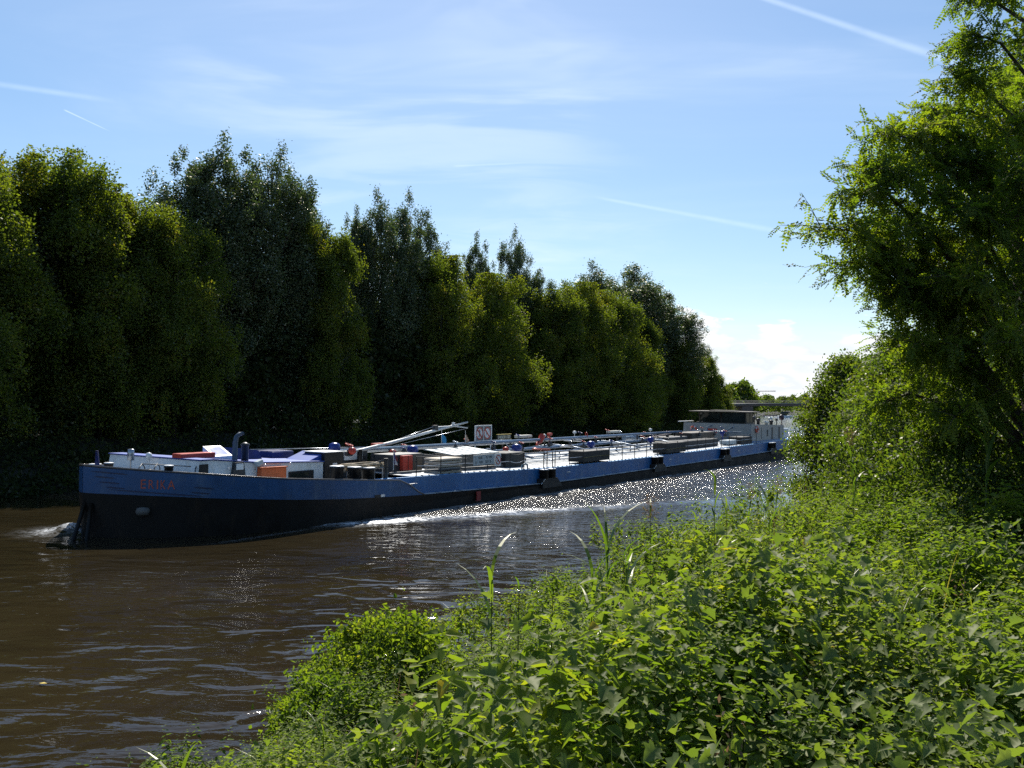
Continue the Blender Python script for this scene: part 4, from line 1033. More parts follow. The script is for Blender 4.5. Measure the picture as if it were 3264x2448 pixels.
# deckhouse, wheelhouse and stern
mb = MB(); mb.prism([(66.6, 1.45), (66.9, 3.28), (77.5, 3.0), (77.5, 1.45)], -3.3, 3.6); dh = mb.build("deckhouse", CREAM, barge)
MB().box(66.68, 77.5, -3.36, -3.302, 1.42, 1.62).build("deckhouse_skirt", BLUE2, dh)
for x in (73.2, 75.6): MB().box(x, x + .45, -3.325, -3.303, 1.65, 2.86).build("door", DARK, dh)
MB().box(69.9, 69.96, -3.325, -3.303, 1.8, 2.9).build("wall_seam", DARK, dh)
MB().box(71.7, 71.95, -3.325, -3.303, 2.0, 2.65).build("slit_window", BLK, dh)
MB().box(66.74, 66.78, .1, 1.1, 2.35, 2.75, 0, Matrix.Identity(4)).build("red_plate", RED, dh)
mb = MB(); mb.box(66.6, 77.6, -3.42, 3.7, 3.30, 3.34, 0, Matrix.Translation((0, 0, 1.6)) @ Matrix.Rotation(R(1.3), 4, 'Y') @ Matrix.Translation((0, 0, -.06))) if False else None
whs = MB(); 
for (x0, y0, x1, y1) in ((68.6, -2.2, 68.2, -2.2), (69.3, 2.8, 69.0, 2.8), (70.4, -2.2, 70.4, -2.2), (70.9, 2.8, 70.9, 2.8), (69.6, -2.2, 69.5, -2.2), (68.9, .4, 68.55, .4)):
    whs.tube([(x0, y0, 3.0), (x1, y1, 4.36)], .09, 6)
whs.prism([(68.4, 2.9), (70.8, 2.9), (70.8, 3.36), (68.4, 3.36)], -2.3, 2.9)
wh_o = whs.build("wheelhouse", make_mat("wheelhouse_brown", (.045, .040, .032), .6), barge)
MB().add([(68.52, -2.1, 3.38), (69.22, 2.7, 3.38), (68.95, 2.7, 4.30), (68.18, -2.1, 4.30)], [(0, 1, 2, 3)]).build("windscreen", None or make_mat("windscreen_glass", (.035, .045, .04), .12, 0, .4, .8, None, 0, 0, .35), wh_o)
MB().add([(68.6, -2.25, 3.38), (70.35, -2.25, 3.38), (70.35, -2.25, 4.30), (68.3, -2.25, 4.30)], [(0, 1, 2, 3)]).build("side_window", GLASS, wh_o)
MB().box(70.75, 70.8, -2.1, 2.7, 3.38, 4.30).build("rear_window", GLASS, wh_o)
rf = MB(); rf.box(67.6, 71.3, -2.7, 3.4, 4.36, 4.46, .03); rf.box(68.5, 70.5, -.9, 1.6, 4.46, 4.54, .02); rf.build("wheelhouse_roof", make_mat("roof_brown", (.10, .085, .065), .7), wh_o)
m2 = MB(); m2.tube([(70, .5, 4.5), (70, .5, 5.1)], .02, 5); m2.tube([(70.6, -1.5, 4.45), (70.6, -1.5, 4.8)], .02, 5); m2.build("antenna", DARK, wh_o)
rm = MB(); rm.tube([(76.9, -2, 2.9), (76.9, -2, 3.75)], .11, 8); rm.lathe([(.16, 0), (.24, .1), (.24, .25), (.1, .34)], (76.9, -2, 3.45), 10); rm_o = rm.build("radar_mast", PALE, barge)
MB().box(74.6, 79.2, -2.1, -1.9, 3.92, 4.04, .02).build("radar_scanner", make_mat("radar_maroon", (.05, .02, .03), .5), rm_o)
m2 = MB(); m2.tube([(80.4, -2.2, 2.0), (80.4, -2.2, 3.6)], .05, 6); m2.lathe([(.10, -.3), (.25, -.2), (.27, .12), (.14, .3)], (80.4, -2.2, 3.75), 10); m2.build("stern_lamp", make_mat("lamp_dark", (.03, .012, .02), .4), barge)
m2 = MB(); m2.tube([(77.6, -2.5, 2.8), (77.6, -2.5, 3.6)], .05, 6); m2.box(77.4, 77.75, -2.6, -2.4, 3.45, 3.7, .02); m2.build("stern_post", DARK, barge)
MB().box(78.2, 79.7, -2.6, -1.9, 2.6, 2.95, .03).build("stern_chest", NAVY, barge)
MB().box(77.6, 80.6, -2.9, 2.6, 1.6, 2.6, .05).build("stern_house", WHITE, barge)
for x, y, z, h_ in ((73.6, -1.8, 3.0, .75), (74.3, -2.4, 2.95, .5), (75.1, -2.2, 2.95, .45), (75.7, -2.5, 2.95, .6), (73.9, -1.2, 3.0, .95)):
    m2 = MB(); m2.lathe([(.16, 0), (.16, h_ * .6), (.22, h_ * .62), (.22, h_ * .9), (.1, h_)], (x, y, z), 9); m2.build("roof_fitting", DARK if x < 74 or x > 75.4 else PALE, barge)
jm = MB(); jm.box(65.6, 69.2, 3.45, 3.7, 3.36, 3.43, .01); jm.tube([(67, 3.5, 2.4), (67, 3.5, 3.36)], .04, 6); jm.build("side_shelf", WHITE, barge)
m2 = MB(); m2.tube([(69.4, 2.9, 3.3), (69.9, 2.5, 3.62), (71.0, 2.0, 3.35)], .04, 5); m2.build("folded_mast", BEIGE, barge)
m2 = MB(); m2.tube([(66.2, .9, 1.8), (66.2, .9, 2.9), (66.2, .4, 3.1)], .09, 7); m2.tube([(66.2, -1.2, 1.8), (66.2, -1.2, 2.7), (66.0, -1.8, 3.0)], .08, 7); m2.tube([(65.9, 2.6, 2.55), (65.9, -2.6, 2.5)], .06, 7); m2.build("manifold", PIPEBLUE, barge)

# ---- loose things carried by the barge
def on_barge(x, y, z): return MB4 @ Matrix.Translation((x, y, z))
def lifebuoy(x, y, z, axis, lab):
    rt = thing("lifebuoy", lab, "lifebuoy", mat4=on_barge(x, y, z), group="lifebuoys on the deckhouse")
    MB().torus((0, 0, 0), axis, .29, .085, 28, 9).build("ring", make_mat("buoy_orange", (.58, .10, .05), .5, 0, .08, 3), rt)
    for k in range(4):
        t = k * math.pi / 2 + .4; MB().torus((0, 0, 0), axis, .29, .092, 3, 9, t, t + .30).build("band", WHITE, rt)
lifebuoy(66.55, 2.45, 2.62, (1, 0, .15), "orange lifebuoy on the front of the deckhouse, under the wheelhouse window")
lifebuoy(68.2, -3.41, 2.72, (0, 1, 0), "orange lifebuoy on the side of the deckhouse, near the stern bollard")
for k in range(5):
    rt = thing("deck_board", ["lowest", "second lowest", "middle", "second highest", "topmost"][k] + " beige board in the stack on deck before the grey cabinet", "board", mat4=on_barge(17.85, -3.2, 1.66 + .16 * k) @ Matrix.Rotation(R([0, 2, -2, 1.5, -1][k]), 4, 'Z'), group="beige boards stacked on the deck")
    MB().box(-.95, .95, -.55, .5, 0, .13, .03).build("board", BEIGE, rt)
    MB().box(.955, 1.0, -.4, .35, .03, .10).build("end_block", RUST, rt)
rt = thing("rope_coil", "coiled tan mooring rope heaped on a rack behind the three bollards", "rope", mat4=on_barge(11.3, -3.5, 2.32))
g = np.random.default_rng(3); 
for j in range(2):
    pts = []
    for k in range(150):
        t = k * .26; rr = 1.0 + .18 * math.sin(t * .37 + j) + .05 * g.uniform(); pts.append((1.25 * rr * math.cos(t + j), .30 * rr * math.sin(t + j), .02 + .10 * math.sin(t * .23 + j) + .05 * math.sin(t * 1.9)))
    MB().tube(pts, .026, 5).build("rope", ROPE, rt)
rt2 = thing("rope_rack", "low metal rack carrying the coiled rope behind the bollards", "rack", mat4=on_barge(11.3, -3.5, 1.50))
for x, y in ((-1.2, -.25), (-.4, -.25), (.4, -.25), (1.2, -.25), (-1.2, .25), (1.2, .25)): MB().tube([(x, y, 0), (x, y, .74)], .03, 6).build("leg", STEEL, rt2)
mb = MB()
for y in (-.25, 0, .25): mb.tube([(-1.3, y, .745), (1.3, y, .745)], .025, 6)
mb.build("rack_bars", STEEL, rt2)
# ---------------------------------------------------------------- near bank: robinia, shrubs, herbs, reeds
def gz_at(x, y):
    t_, n_ = to_tn(x, y); return float(near_ground(np.array([t_]), np.array([n_]), np.array([y]))[0])

def compound_leaves(base, d, L, g):
    """pinnate robinia leaves: leaflets in pairs along a drooping rib"""
    n = len(base); b = unit(np.cross(d, g.normal(size=d.shape) * .35 + np.array([0, 0, 1.0]))); nn_ = np.cross(b, d)
    Vs = []
    pairs = 7
    for k in range(pairs):
        s = (k + 1.0) / (pairs + 0.6)
        c = base + d * (L * s)[:, None] + np.array([0, 0, -1.0]) * (L * 0.22 * s * s)[:, None]
        for sgn in (-1, 1):
            ld = unit(b * sgn + d * 0.35 + nn_ * g.normal(size=(n, 1)) * 0.25 + np.array([0, 0, -0.25]))
            ln = (L * 0.21 * (1.1 - 0.35 * abs(s - 0.5)))[:, None]
            wv = unit(np.cross(ld, nn_ + g.normal(size=d.shape) * .3))
            Vs.append(np.stack([c, c + ld * ln * .5 + wv * ln * .33, c + ld * ln, c + ld * ln * .5 - wv * ln * .33], 1))
    c = base + d * L[:, None] + np.array([0, 0, -1.0]) * (L * 0.22)[:, None]
    ln = (L * 0.2)[:, None]
    Vs.append(np.stack([c, c + d * ln * .5 + b * ln * .25, c + d * ln, c + d * ln * .5 - b * ln * .25], 1))
    V = np.concatenate(Vs, 0).reshape(-1, 3)
    return V, np.arange(len(V)).reshape(-1, 4)

def robinia(base, boughs, lab, seed, dens=1.0, group=None):
    g = np.random.default_rng(seed)
    rt = thing("robinia_tree", lab, "tree", base, 0, group)
    B = Vector(base); mb = MB(); bs = []; ds = []; Ls = []
    H = max(b[2] for b in boughs) - B.z
    trunk = [Vector((0, 0, -0.5)), Vector((0.05, -0.05, H * .25)), Vector((-0.08, 0.1, H * .5)), Vector((0.1, 0.05, H * .75)), Vector((0.0, 0.1, H * .98))]
    mb.tube(trunk, [0.19, 0.16, 0.12, 0.08, 0.02], 9)
    for (x, y, z, dens_b) in boughs:
        tip = Vector((x, y, z)) - B
        hr = math.hypot(tip.x, tip.y)
        z0 = min(max(0.12 * H, tip.z - 0.62 * hr), H * .9); f = z0 / H
        p0 = Vector((0.02, 0.03, z0))
        midp = p0.lerp(tip, .5) + Vector((g.uniform(-.15, .15), g.uniform(-.15, .15), 0.16 * hr))
        q3 = p0.lerp(tip, .8) + Vector((0, 0, 0.13 * hr))
        cps = [p0, midp, q3, tip]
        r0 = 0.022 + 0.012 * hr
        mb.tube(cps, [r0, r0 * .6, r0 * .35, 0.006], 6)
        nb = int((12 + 9 * hr) * dens * dens_b)
        for k in range(nb):
            s = 0.22 + 0.78 * (k + g.uniform()) / nb
            i = min(2, int(s * 3)); u = s * 3 - i
            p = cps[i].lerp(cps[i + 1], u); dr = (cps[i + 1] - cps[i]).normalized()
            a = Vector(g.normal(size=3)); a.z *= .55; a = (a.normalized() * 0.95 + dr * 0.55 + Vector((0, 0, 0.12))).normalized()
            tl = g.uniform(.35, .95) * (1.15 - .5 * s)
            e = p + a * tl + Vector((0, 0, -0.20 * tl * tl))
            mb.tube([p, p.lerp(e, .5) + Vector((0, 0, .05 * tl)), e], [0.008, 0.005, 0.002], 3, False)
            nl = max(4, int(tl / 0.052))
            for j in range(nl):
                v = (j + .5) / nl; q = p.lerp(e, v) + Vector((0, 0, .05 * tl * 4 * v * (1 - v)))
                ld = Vector(g.normal(size=3)) * .75 + a * .5 + Vector((0, 0, -.35))
                bs.append(q); ds.append(ld.normalized()); Ls.append(g.uniform(.17, .30))
    mb.build("trunk", BARK, rt)
    V, F = compound_leaves(np.array(bs), np.array(ds), np.array(Ls), g)
    mesh_obj("crown", np_mesh("robinia_crown", V, F, ROBINIA), rt)
    return rt

RB = (8.1, 14.6, gz_at(8.1, 14.6))
boughs = [(4.15, 12.6, 7.75, .75), (4.65, 12.9, 8.35, .9), (4.6, 13.0, 7.35, .8), (5.0, 13.3, 7.7, .9), (5.0, 13.2, 8.7, 1), (5.44, 13.5, 9.3, 1), (5.9, 14.0, 9.55, .9), (6.5, 14.2, 9.6, .8),
          (6.9, 14.4, 10.5, 1), (7.1, 14.5, 11.2, 1.1), (7.3, 15.0, 12.0, 1.2), (8.4, 14.6, 12.6, 1), (8.9, 13.6, 11.8, 1), (7.9, 13.4, 11.0, 1.0), (8.6, 13.2, 10.2, 1), (9.6, 14.0, 10.6, 1), (9.3, 15.6, 11.0, 1),
          (5.5, 13.4, 6.9, 1), (5.5, 13.8, 7.6, 1), (5.7, 13.9, 6.3, 1), (5.7, 13.2, 6.2, 1), (6.2, 12.7, 7.1, 1.1), (6.5, 13.0, 8.1, 1.1), (7.0, 12.6, 8.6, 1.1), (7.6, 12.4, 7.6, 1.1), (8.3, 12.5, 8.9, 1.1), (9.3, 13.0, 8.1, 1.1),
          (6.8, 12.4, 6.2, 1), (7.9, 12.3, 6.3, 1), (9.0, 12.9, 6.6, 1), (9.9, 14.2, 7.6, 1), (9.9, 14.6, 9.2, 1), (5.9, 14.8, 7.2, 1), (6.2, 15.6, 8.4, 1), (7.0, 16.4, 7.4, 1), (8.4, 16.8, 9.0, 1), (9.6, 16.2, 8.2, 1),
          (5.5, 13.9, 5.35, .9), (6.3, 13.2, 5.2, .8), (8.6, 12.9, 5.4, .7), (6.9, 15.4, 10.3, 1), (6.1, 14.9, 9.3, 1), (7.5, 13.6, 9.6, 1), (6.6, 13.8, 9.0, 1)]
robinia(RB, boughs, "tall robinia with drooping feathery leaves at the right, overhanging the bank", 61, 1.12)
RB2 = (13.6, 21.5, gz_at(13.6, 21.5))
g = np.random.default_rng(5)
b2 = [(RB2[0] + math.cos(a) * r_, RB2[1] + math.sin(a) * r_, RB2[2] + z, 0.8) for a, r_, z in [(k * 2.4, 1.4 + 1.7 * abs(math.sin(k * 1.3)), 1.6 + 0.31 * k) for k in range(26)]]
robinia(RB2, b2, "second robinia behind the tall one, at the right edge", 62, 1.0)

def shrub(name, lab, loc, H, Rm, n, L, W, mat, seed, cat="shrub", lo=0.03, clusters=70, group=None, zb=0.0, stems=7, sc=(1, 1)):
    g = np.random.default_rng(seed)
    rt = thing(name, lab, cat, loc, 0, group)
    P = round_points(H, Rm, n, g, lo, clusters, 0.8, 0.75) * np.array([sc[0], sc[1], 1])
    mesh_obj("foliage", crown_mesh("shrub_foliage", P, L, W, mat, g, zb), rt)
    mb = MB()
    for k in range(stems):
        a = k * 2.4; r_ = Rm * g.uniform(.25, .7)
        mb.tube([(0.05 * math.cos(a), 0.05 * math.sin(a), -0.3), (math.cos(a) * r_ * .4, math.sin(a) * r_ * .4, H * .4), (math.cos(a) * r_, math.sin(a) * r_, H * g.uniform(.7, .9))], [0.035 + .004 * H, 0.025 + .002 * H, 0.005], 5)
    mb.build("stems", BARK, rt)
    return rt
shrub("elder_shrub", "low shrub in front of the robinia's trunk, at the right edge", (8.7, 13.1, 3.4), 2.3, 1.4, 16000, 0.075, 0.05, SHRUB, 78, clusters=140)
shrub("elder_shrub", "low shrub left of the robinia's trunk, in its shade", (7.0, 14.6, 2.9), 2.2, 1.4, 16000, 0.075, 0.05, SHRUB, 79, clusters=140)
def on_bank(t_, n_):
    p = TN(t_, n_); return (float(p[0]), float(p[1]), gz_at(float(p[0]), float(p[1])))
shrub("elder_shrub", "leafy shrub hanging over the water in front of the barge's stern", (13.75, 38.0, 0.4), 7.0, 2.25, 44000, 0.12, 0.08, SHRUB, 71, clusters=260)
shrub("elder_shrub", "shrub with a paler twiggy top, between the overhanging shrub and the robinia", (13.9, 33.0, 1.2), 6.5, 2.5, 40000, 0.12, 0.08, SHRUB, 72, clusters=240)
shrub("elder_shrub", "dense shrub below the robinia's left boughs", (11.2, 25.5, 2.0), 5.0, 2.3, 36000, 0.10, 0.065, SHRUB, 73, clusters=220)
shrub("elder_shrub", "shaded shrub behind the robinia's trunk", (12.2, 20.6, 2.9), 4.8, 2.2, 22000, 0.085, 0.055, SHRUB, 74, clusters=200)
shrub("elder_shrub", "dark shrub at the right edge behind the reeds", (10.3, 16.6, 3.4), 3.3, 1.7, 20000, 0.075, 0.05, SHRUB, 75, clusters=180)
shrub("field_maple", "maple tree standing behind the shrubs at the right edge of the picture", (20.5, 31.5, 3.0), 11.5, 4.4, 44000, 0.15, 0.115, MAPLE, 76, cat="tree", clusters=300)
shrub("field_maple", "tall dark tree behind the robinia, filling the upper right corner", (14.6, 24.8, 3.3), 13.0, 3.6, 44000, 0.13, 0.095, SHRUB, 77, cat="tree", clusters=300)

# herb leaves -----------------------------------------------------------------
HOP_OUT = np.array([(0, -.08), (.20, -.22), (.44, -.12), (.34, .08), (.62, .30), (.36, .40), (.30, .58), (0, 1.0), (-.30, .58), (-.36, .40), (-.62, .30), (-.34, .08), (-.44, -.12), (-.20, -.22)])
def fan_leaves(c, d, nrm, size, outline, fold):
    """lobed leaves: an outline fanned round the middle, folded along the midrib; d is the tip direction"""
    b = unit(np.cross(d, nrm)); n2 = np.cross(b, d)
    k = len(outline)
    ctr = c + d * (size * .22)[:, None] - n2 * (size * fold * .3)[:, None]
    ring = [c + d * (size * o[1])[:, None] + b * (size * o[0])[:, None] + n2 * (size * (abs(o[0]) * fold - 0.25 * max(0, o[1]) ** 2))[:, None] for o in outline]
    V = np.stack([ctr] + ring, 1).reshape(-1, 3)
    base = np.arange(len(c))[:, None, None] * (k + 1)
    tri = np.array([(0, 1 + i, 1 + (i + 1) % k) for i in range(k)])[None]
    return V, (base + tri).reshape(-1, 3)
NET_OUT = np.array([(0, 0), (.27, .16), (.30, .34), (.19, .66), (0, 1.0), (-.19, .66), (-.30, .34), (-.27, .16)])
SIM_OUT = np.array([(0, 0), (.27, .30), (0, 1.0), (-.27, .30)])

def canopy(T, N, Y):
    """height of the weeds above the ground"""
    h = 0.46 + 0.38 * vnoise(T, N, 2.2, 29) + 0.36 * vnoise(T, N, 1.0, 21) + 0.20 * vnoise(T, N, 0.45, 22)
    h = h + (0.45 + 1.10 * sstep(18, 32, Y)) * sstep(-4.5, -8.5, N) * (0.8 + 0.35 * vnoise(T, N, 2.6, 23)) * sstep(14.5, 18.5, T)
    h = h + 0.40 * sstep(17, 32, Y)
    return np.maximum(h, 0.07)
def scatter(n, ymin, ymax, g, pad=1.30, pw=1.0):
    """points on the near bank within and a little beside the view"""
    y = ymin + (ymax - ymin) * g.uniform(0, 1, n) ** pw
    x = g.uniform(-.60 * pad, .60 * pad, n) * (y + .8)
    t_, n_ = to_tn(x, y)
    k = (n_ > -9.7 - 2.3 * sstep(7.5, 14, t_) - 0.35 * vnoise(t_, n_, 1.1, 33)) & (n_ < 7)
    return x[k], y[k], t_[k], n_[k]
def herb_layer(name, lab, n, ymin, ymax, size, outline, mat, seed, hop=False, pw=1.0, stems=6, mask=None, fold=.3):
    """leaves in whorls up the top part of each stem"""
    g = np.random.default_rng(seed)
    x, y, t_, n_ = scatter(n, ymin, ymax, g, pw=pw)
    if mask is not None:
        k = mask(t_, n_, y, g); x, y, t_, n_ = x[k], y[k], t_[k], n_[k]
    gr = near_ground(t_, n_, y); cn_ = canopy(t_, n_, y) * g.uniform(.55, 1.25, len(x))
    C = []; D = []; Nn = []; Sz = []
    for k in range(stems):
        f = 1.0 - 0.13 * k - g.uniform(0, .05, len(x)) if not hop else 1.0 - g.uniform(0, .38, len(x)) ** 1.3
        z = gr + cn_ * f
        a = g.uniform(0, 2 * np.pi, len(x))
        tilt = g.normal(-.35 if not hop else -.40, .42, len(x))
        d = unit(np.stack([np.cos(a), np.sin(a), tilt], 1))
        off = (0.02 + 0.05 * k) if not hop else 0.10
        C.append(np.stack([x, y, z], 1) + d * np.array([1, 1, 0]) * off + g.normal(size=(len(x), 3)) * np.array([.03, .03, .02]) * (4 if hop else 1))
        D.append(d); up_ = g.normal(size=(len(x), 3)) * .32 + np.array([0, 0, 1]); Nn.append(unit(up_))
        Sz.append(size * g.uniform(.55, 1.25, len(x)) * (1 if hop else min(1.0, .62 + .13 * k)))
    V, F = fan_leaves(np.concatenate(C), np.concatenate(D), np.concatenate(Nn), np.concatenate(Sz), outline, fold)
    return tag(mesh_obj(name, np_mesh(name, V, F, mat, True)), lab, None, None, 'stuff')
def hopmask(t_, n_, y, g):
    x = AX[0] * t_ + NN[0] * n_
    v = vnoise(t_, n_, 2.4, 51) + .35 * vnoise(t_, n_, .8, 52)
    for cx_, cy_, r_ in ((1.7, 4.9, 1.0), (.9, 3.9, .9), (2.9, 5.4, .9), (.1, 4.3, .6)):
        v = v + .9 * np.exp(-((x - cx_) ** 2 + (y - cy_) ** 2) / r_ ** 2)
    return v > g.uniform(.0, .7, len(t_))
def gaps(t_, n_):
    """bare hollows between the clumps of weeds"""
    return (vnoise(t_, n_, 1.25, 71) + .45 * vnoise(t_, n_, .5, 72)) > -.36
def spires(name, lab, n, ymin, ymax, leaf, outline, mat, seed, levels=9, pw=.62, step=.052, fold=.3, ratio=1.0, thin=None):
    """upright weeds: opposite pairs of drooping leaves up each stem"""
    g = np.random.default_rng(seed)
    x, y, t_, n_ = scatter(n, ymin, ymax, g, pw=pw)
    k = gaps(t_, n_) | (g.uniform(size=len(x)) < .06)
    if thin is not None: k &= thin(t_, n_, y, g)
    x, y, t_, n_ = x[k], y[k], t_[k], n_[k]
    gr = near_ground(t_, n_, y); h = canopy(t_, n_, y) * g.uniform(.75, 1.30, len(x)) + g.uniform(0, .12, len(x))
    lx, ly = g.normal(0, .13, len(x)), g.normal(0, .13, len(x)); a0 = g.uniform(0, 6.28, len(x)); vig = g.uniform(.5, 1.6, len(x))
    C = []; D = []; Nn = []; Sz = []
    for j in range(levels):
        zf = np.maximum(0.04, h - step * ratio * j * g.uniform(.85, 1.2, len(x)))
        s = zf / np.maximum(h, .1)
        px, py = x + lx * zf, y + ly * zf
        sz = leaf * vig * min(1.0, .30 + .20 * j) * g.uniform(.8, 1.2, len(x))
        for q in (0, 1):
            a = a0 + j * 1.5708 + q * 3.1416 + g.normal(0, .25, len(x))
            tilt = g.normal(.35 - .13 * j if j < 6 else -.45, .22, len(x))
            d = unit(np.stack([np.cos(a), np.sin(a), tilt], 1))
            C.append(np.stack([px, py, gr + zf], 1) + d * .012); D.append(d)
            Nn.append(unit(np.array([0, 0, 1.0]) + g.normal(size=(len(x), 3)) * .28)); Sz.append(sz)
    V, F = fan_leaves(np.concatenate(C), np.concatenate(D), np.concatenate(Nn), np.concatenate(Sz), outline, fold)
    return tag(mesh_obj(name, np_mesh(name, V, F, mat, True)), lab, None, None, 'stuff')
herb_layer("hop_vines", "mat of lobed hop leaves spreading over the weeds of the near bank", 20000, 2.4, 13, 0.074, HOP_OUT, HOP, 81, True, 0.62, 3, hopmask, .35)
spires("nettles", "nettles in leafy spires covering the near bank close to the viewer", 17000, 2.4, 12, 0.070, NET_OUT, HERB, 82, 9)
spires("weeds", "mixed green weeds covering the slope farther along the near bank", 17000, 10.5, 27, 0.092, SIM_OUT, HERB, 83, 9, .75, .06)
herb_layer("bank_scrub", "tangle of weeds where the near bank runs on towards the shrubs", 30000, 22, 62, 0.12, SIM_OUT, HERB, 84, False, 0.8, 7, None, .3)
spires("creeping_weeds", "low small-leaved weeds between the taller stems of the near bank", 20000, 2.4, 17, 0.042, SIM_OUT, HERB, 85, 6, .62, .035, .3, 1.0, lambda t_, n_, y, g: vnoise(t_, n_, 1.7, 73) > g.uniform(-.6, .5, len(t_)))

def blades(base, L, W, lean, g, seg=4, az=None):
    """arching grass blades"""
    n = len(base); a = g.uniform(0, 2 * np.pi, n) if az is None else az
    h = np.stack([np.cos(a), np.sin(a), 0 * a], 1); b = np.stack([-np.sin(a), np.cos(a), 0 * a], 1)
    rows = []
    for k in range(seg + 1):
        s = k / seg
        c = base + h * (L * lean * s ** 1.8)[:, None] + np.array([0, 0, 1.0]) * (L * (s - .42 * lean * s ** 2.6))[:, None]
        w_ = W * (math.sin(math.pi * min(1, .22 + .80 * s)) if k < seg else 0.03)
        rows += [c - b * (w_ * .5)[:, None], c + b * (w_ * .5)[:, None]]
    V = np.stack(rows, 1).reshape(-1, 3); k2 = (seg + 1) * 2
    bs = np.arange(n)[:, None, None] * k2
    q = np.array([(2 * i, 2 * i + 1, 2 * i + 3, 2 * i + 2) for i in range(seg)])[None]
    return V, (bs + q).reshape(-1, 4)
DRY = leaf_mat("dry_plume", [(0, (.16, .10, .06)), (1, (.26, .17, .10))], .4, .05, .5, (1.1, 1, .8))
g = np.random.default_rng(91)
x, y, t_, n_ = scatter(22000, 1.5, 34, g, pw=.62)
k = (vnoise(t_, n_, 1.6, 61) > g.uniform(-.5, .9, len(x))); x, y, t_, n_ = x[k], y[k], t_[k], n_[k]
gr = near_ground(t_, n_, y); ch = canopy(t_, n_, y)
V, F = blades(np.stack([x, y, gr + ch * .35], 1), ch * .50 + g.uniform(.18, .50, len(x)), g.uniform(.004, .009, len(x)) * (1 + .03 * y), g.uniform(.25, .9, len(x)), g)
tag(mesh_obj("grass", np_mesh("grass", V, F, GRASS)), "long grass blades scattered through the weeds of the near bank", None, None, 'stuff')

x, y, t_, n_ = scatter(900, 3.0, 36, g, pw=.7)
k = (vnoise(t_, n_, 2.0, 66) > g.uniform(-.3, .8, len(x))); x, y, t_, n_ = x[k], y[k], t_[k], n_[k]
gr = near_ground(t_, n_, y); ch = canopy(t_, n_, y)
V1, F1 = blades(np.stack([x, y, gr], 1), ch + g.uniform(.15, .45, len(x)), g.uniform(.006, .011, len(x)) * (1 + .03 * y), g.uniform(.05, .35, len(x)), g)
tops = np.repeat(np.stack([x, y, gr + ch + .12], 1), 14, 0) + g.normal(size=(len(x) * 14, 3)) * np.array([.035, .035, .10])
V2, F2 = diamonds(tops, rand_dirs(len(tops), g, .6), .035, .014, g)
tag(mesh_obj("dry_stalks", np_mesh("dry_stalks", np.concatenate([V1, V2]), [F1, F2 + len(V1)], DRY)), "dry brown stalks and seed heads standing among the weeds of the near bank", None, None, 'stuff')

# the hop-covered bush that juts out at the waterline
def hop_bush(lab, loc, H, Rx, Ry, seed):
    g = np.random.default_rng(seed)
    rt = thing("hop_bush", lab, "bush", loc)
    P = round_points(H, 1.0, 12000, g, .02, 110, .7, .6) * np.array([Rx, Ry, 1])
    d = rand_dirs(len(P), g, -.3); nn_ = unit(g.normal(size=P.shape) * .6 + np.array([0, 0, 1.0]))
    V, F = fan_leaves(P, d, nn_, .085 * g.uniform(.5, 1.25, len(P)), NET_OUT, .3)
    mesh_obj("foliage", np_mesh("hop_bush_foliage", V, F, HERB), rt)
    # feathery shoots that stand above the mass
    C = []
    for k in range(46):
        a = g.uniform(0, 6.28); r_ = g.uniform(.1, .95); h0 = H * (1 - .55 * r_ ** 2) * g.uniform(.8, .98)
        hh = g.uniform(.14, .40) * (1.7 if k < 3 else 1)
        bx, by = math.cos(a) * r_ * Rx, math.sin(a) * r_ * Ry
        for j in range(26):
            s = j / 26; C.append((bx + .10 * s * math.cos(a), by + .10 * s * math.sin(a), h0 + hh * s, .075 * (1.1 - s)))
    C = np.array(C); dd = unit(np.concatenate([g.normal(size=(len(C), 2)), g.uniform(0, .8, (len(C), 1))], 1))
    V, F = fan_leaves(C[:, :3], dd, unit(g.normal(size=(len(C), 3)) + np.array([0, 0, 1])), C[:, 3] * g.uniform(.6, 1.3, len(C)), SIM_OUT, .3)
    mesh_obj("shoots", np_mesh("hop_bush_shoots", V, F, HERB), rt)
    mb = MB()
    for k in range(9):
        a = k * .7; mb.tube([(0, 0, -.4), (Rx * .3 * math.cos(a), Ry * .3 * math.sin(a), H * .4), (Rx * .6 * math.cos(a), Ry * .6 * math.sin(a), H * .75)], [.012, .009, .004], 5)
    mb.build("stems", STEM, rt)
hop_bush("rounded bush overgrown with hop, jutting out at the water's edge in the lower middle", (-1.75, 14.3, -.1), 2.1, 1.5, 1.3, 95)
hop_bush("lower hop-covered bush left of the rounded one, at the water's edge", (-2.35, 12.9, 0), 1.35, 1.0, 1.0, 96)

def reed(loc, H, nl, lab, seed, leaf=.42, wid=.028, lean=0.0, dry=False):
    g = np.random.default_rng(seed)
    rt = thing("reed", lab, "reed", loc, g.uniform(0, 6.28), "reeds standing out of the near bank")
    top = Vector((lean * H, 0, H))
    MB().tube([(0, 0, -.3), (lean * H * .3, 0, H * .5), top], [.009, .007, .003], 6).build("stem", STEM, rt)
    z = np.linspace(.25, .97, nl) * H
    base = np.stack([lean * H * (z / H) ** 1.6, 0 * z, z], 1)
    az = np.arange(nl) * 2.6 + g.uniform(-.5, .5, nl)
    V, F = blades(base, leaf * g.uniform(.75, 1.2, nl), np.full(nl, wid) * g.uniform(.8, 1.2, nl), g.uniform(.45, 1.05, nl), g, 6, az)
    mesh_obj("leaves", np_mesh("reed_leaves", V, F, REED), rt)
    if dry:
        P = np.stack([lean * H + g.normal(size=140) * .05, g.normal(size=140) * .05, H + g.uniform(-.05, .28, 140)], 1)
        V, F = diamonds(P, rand_dirs(140, g, .8), .05, .01, g)
        mesh_obj("plume", np_mesh("reed_plume", V, F, DRY), rt)
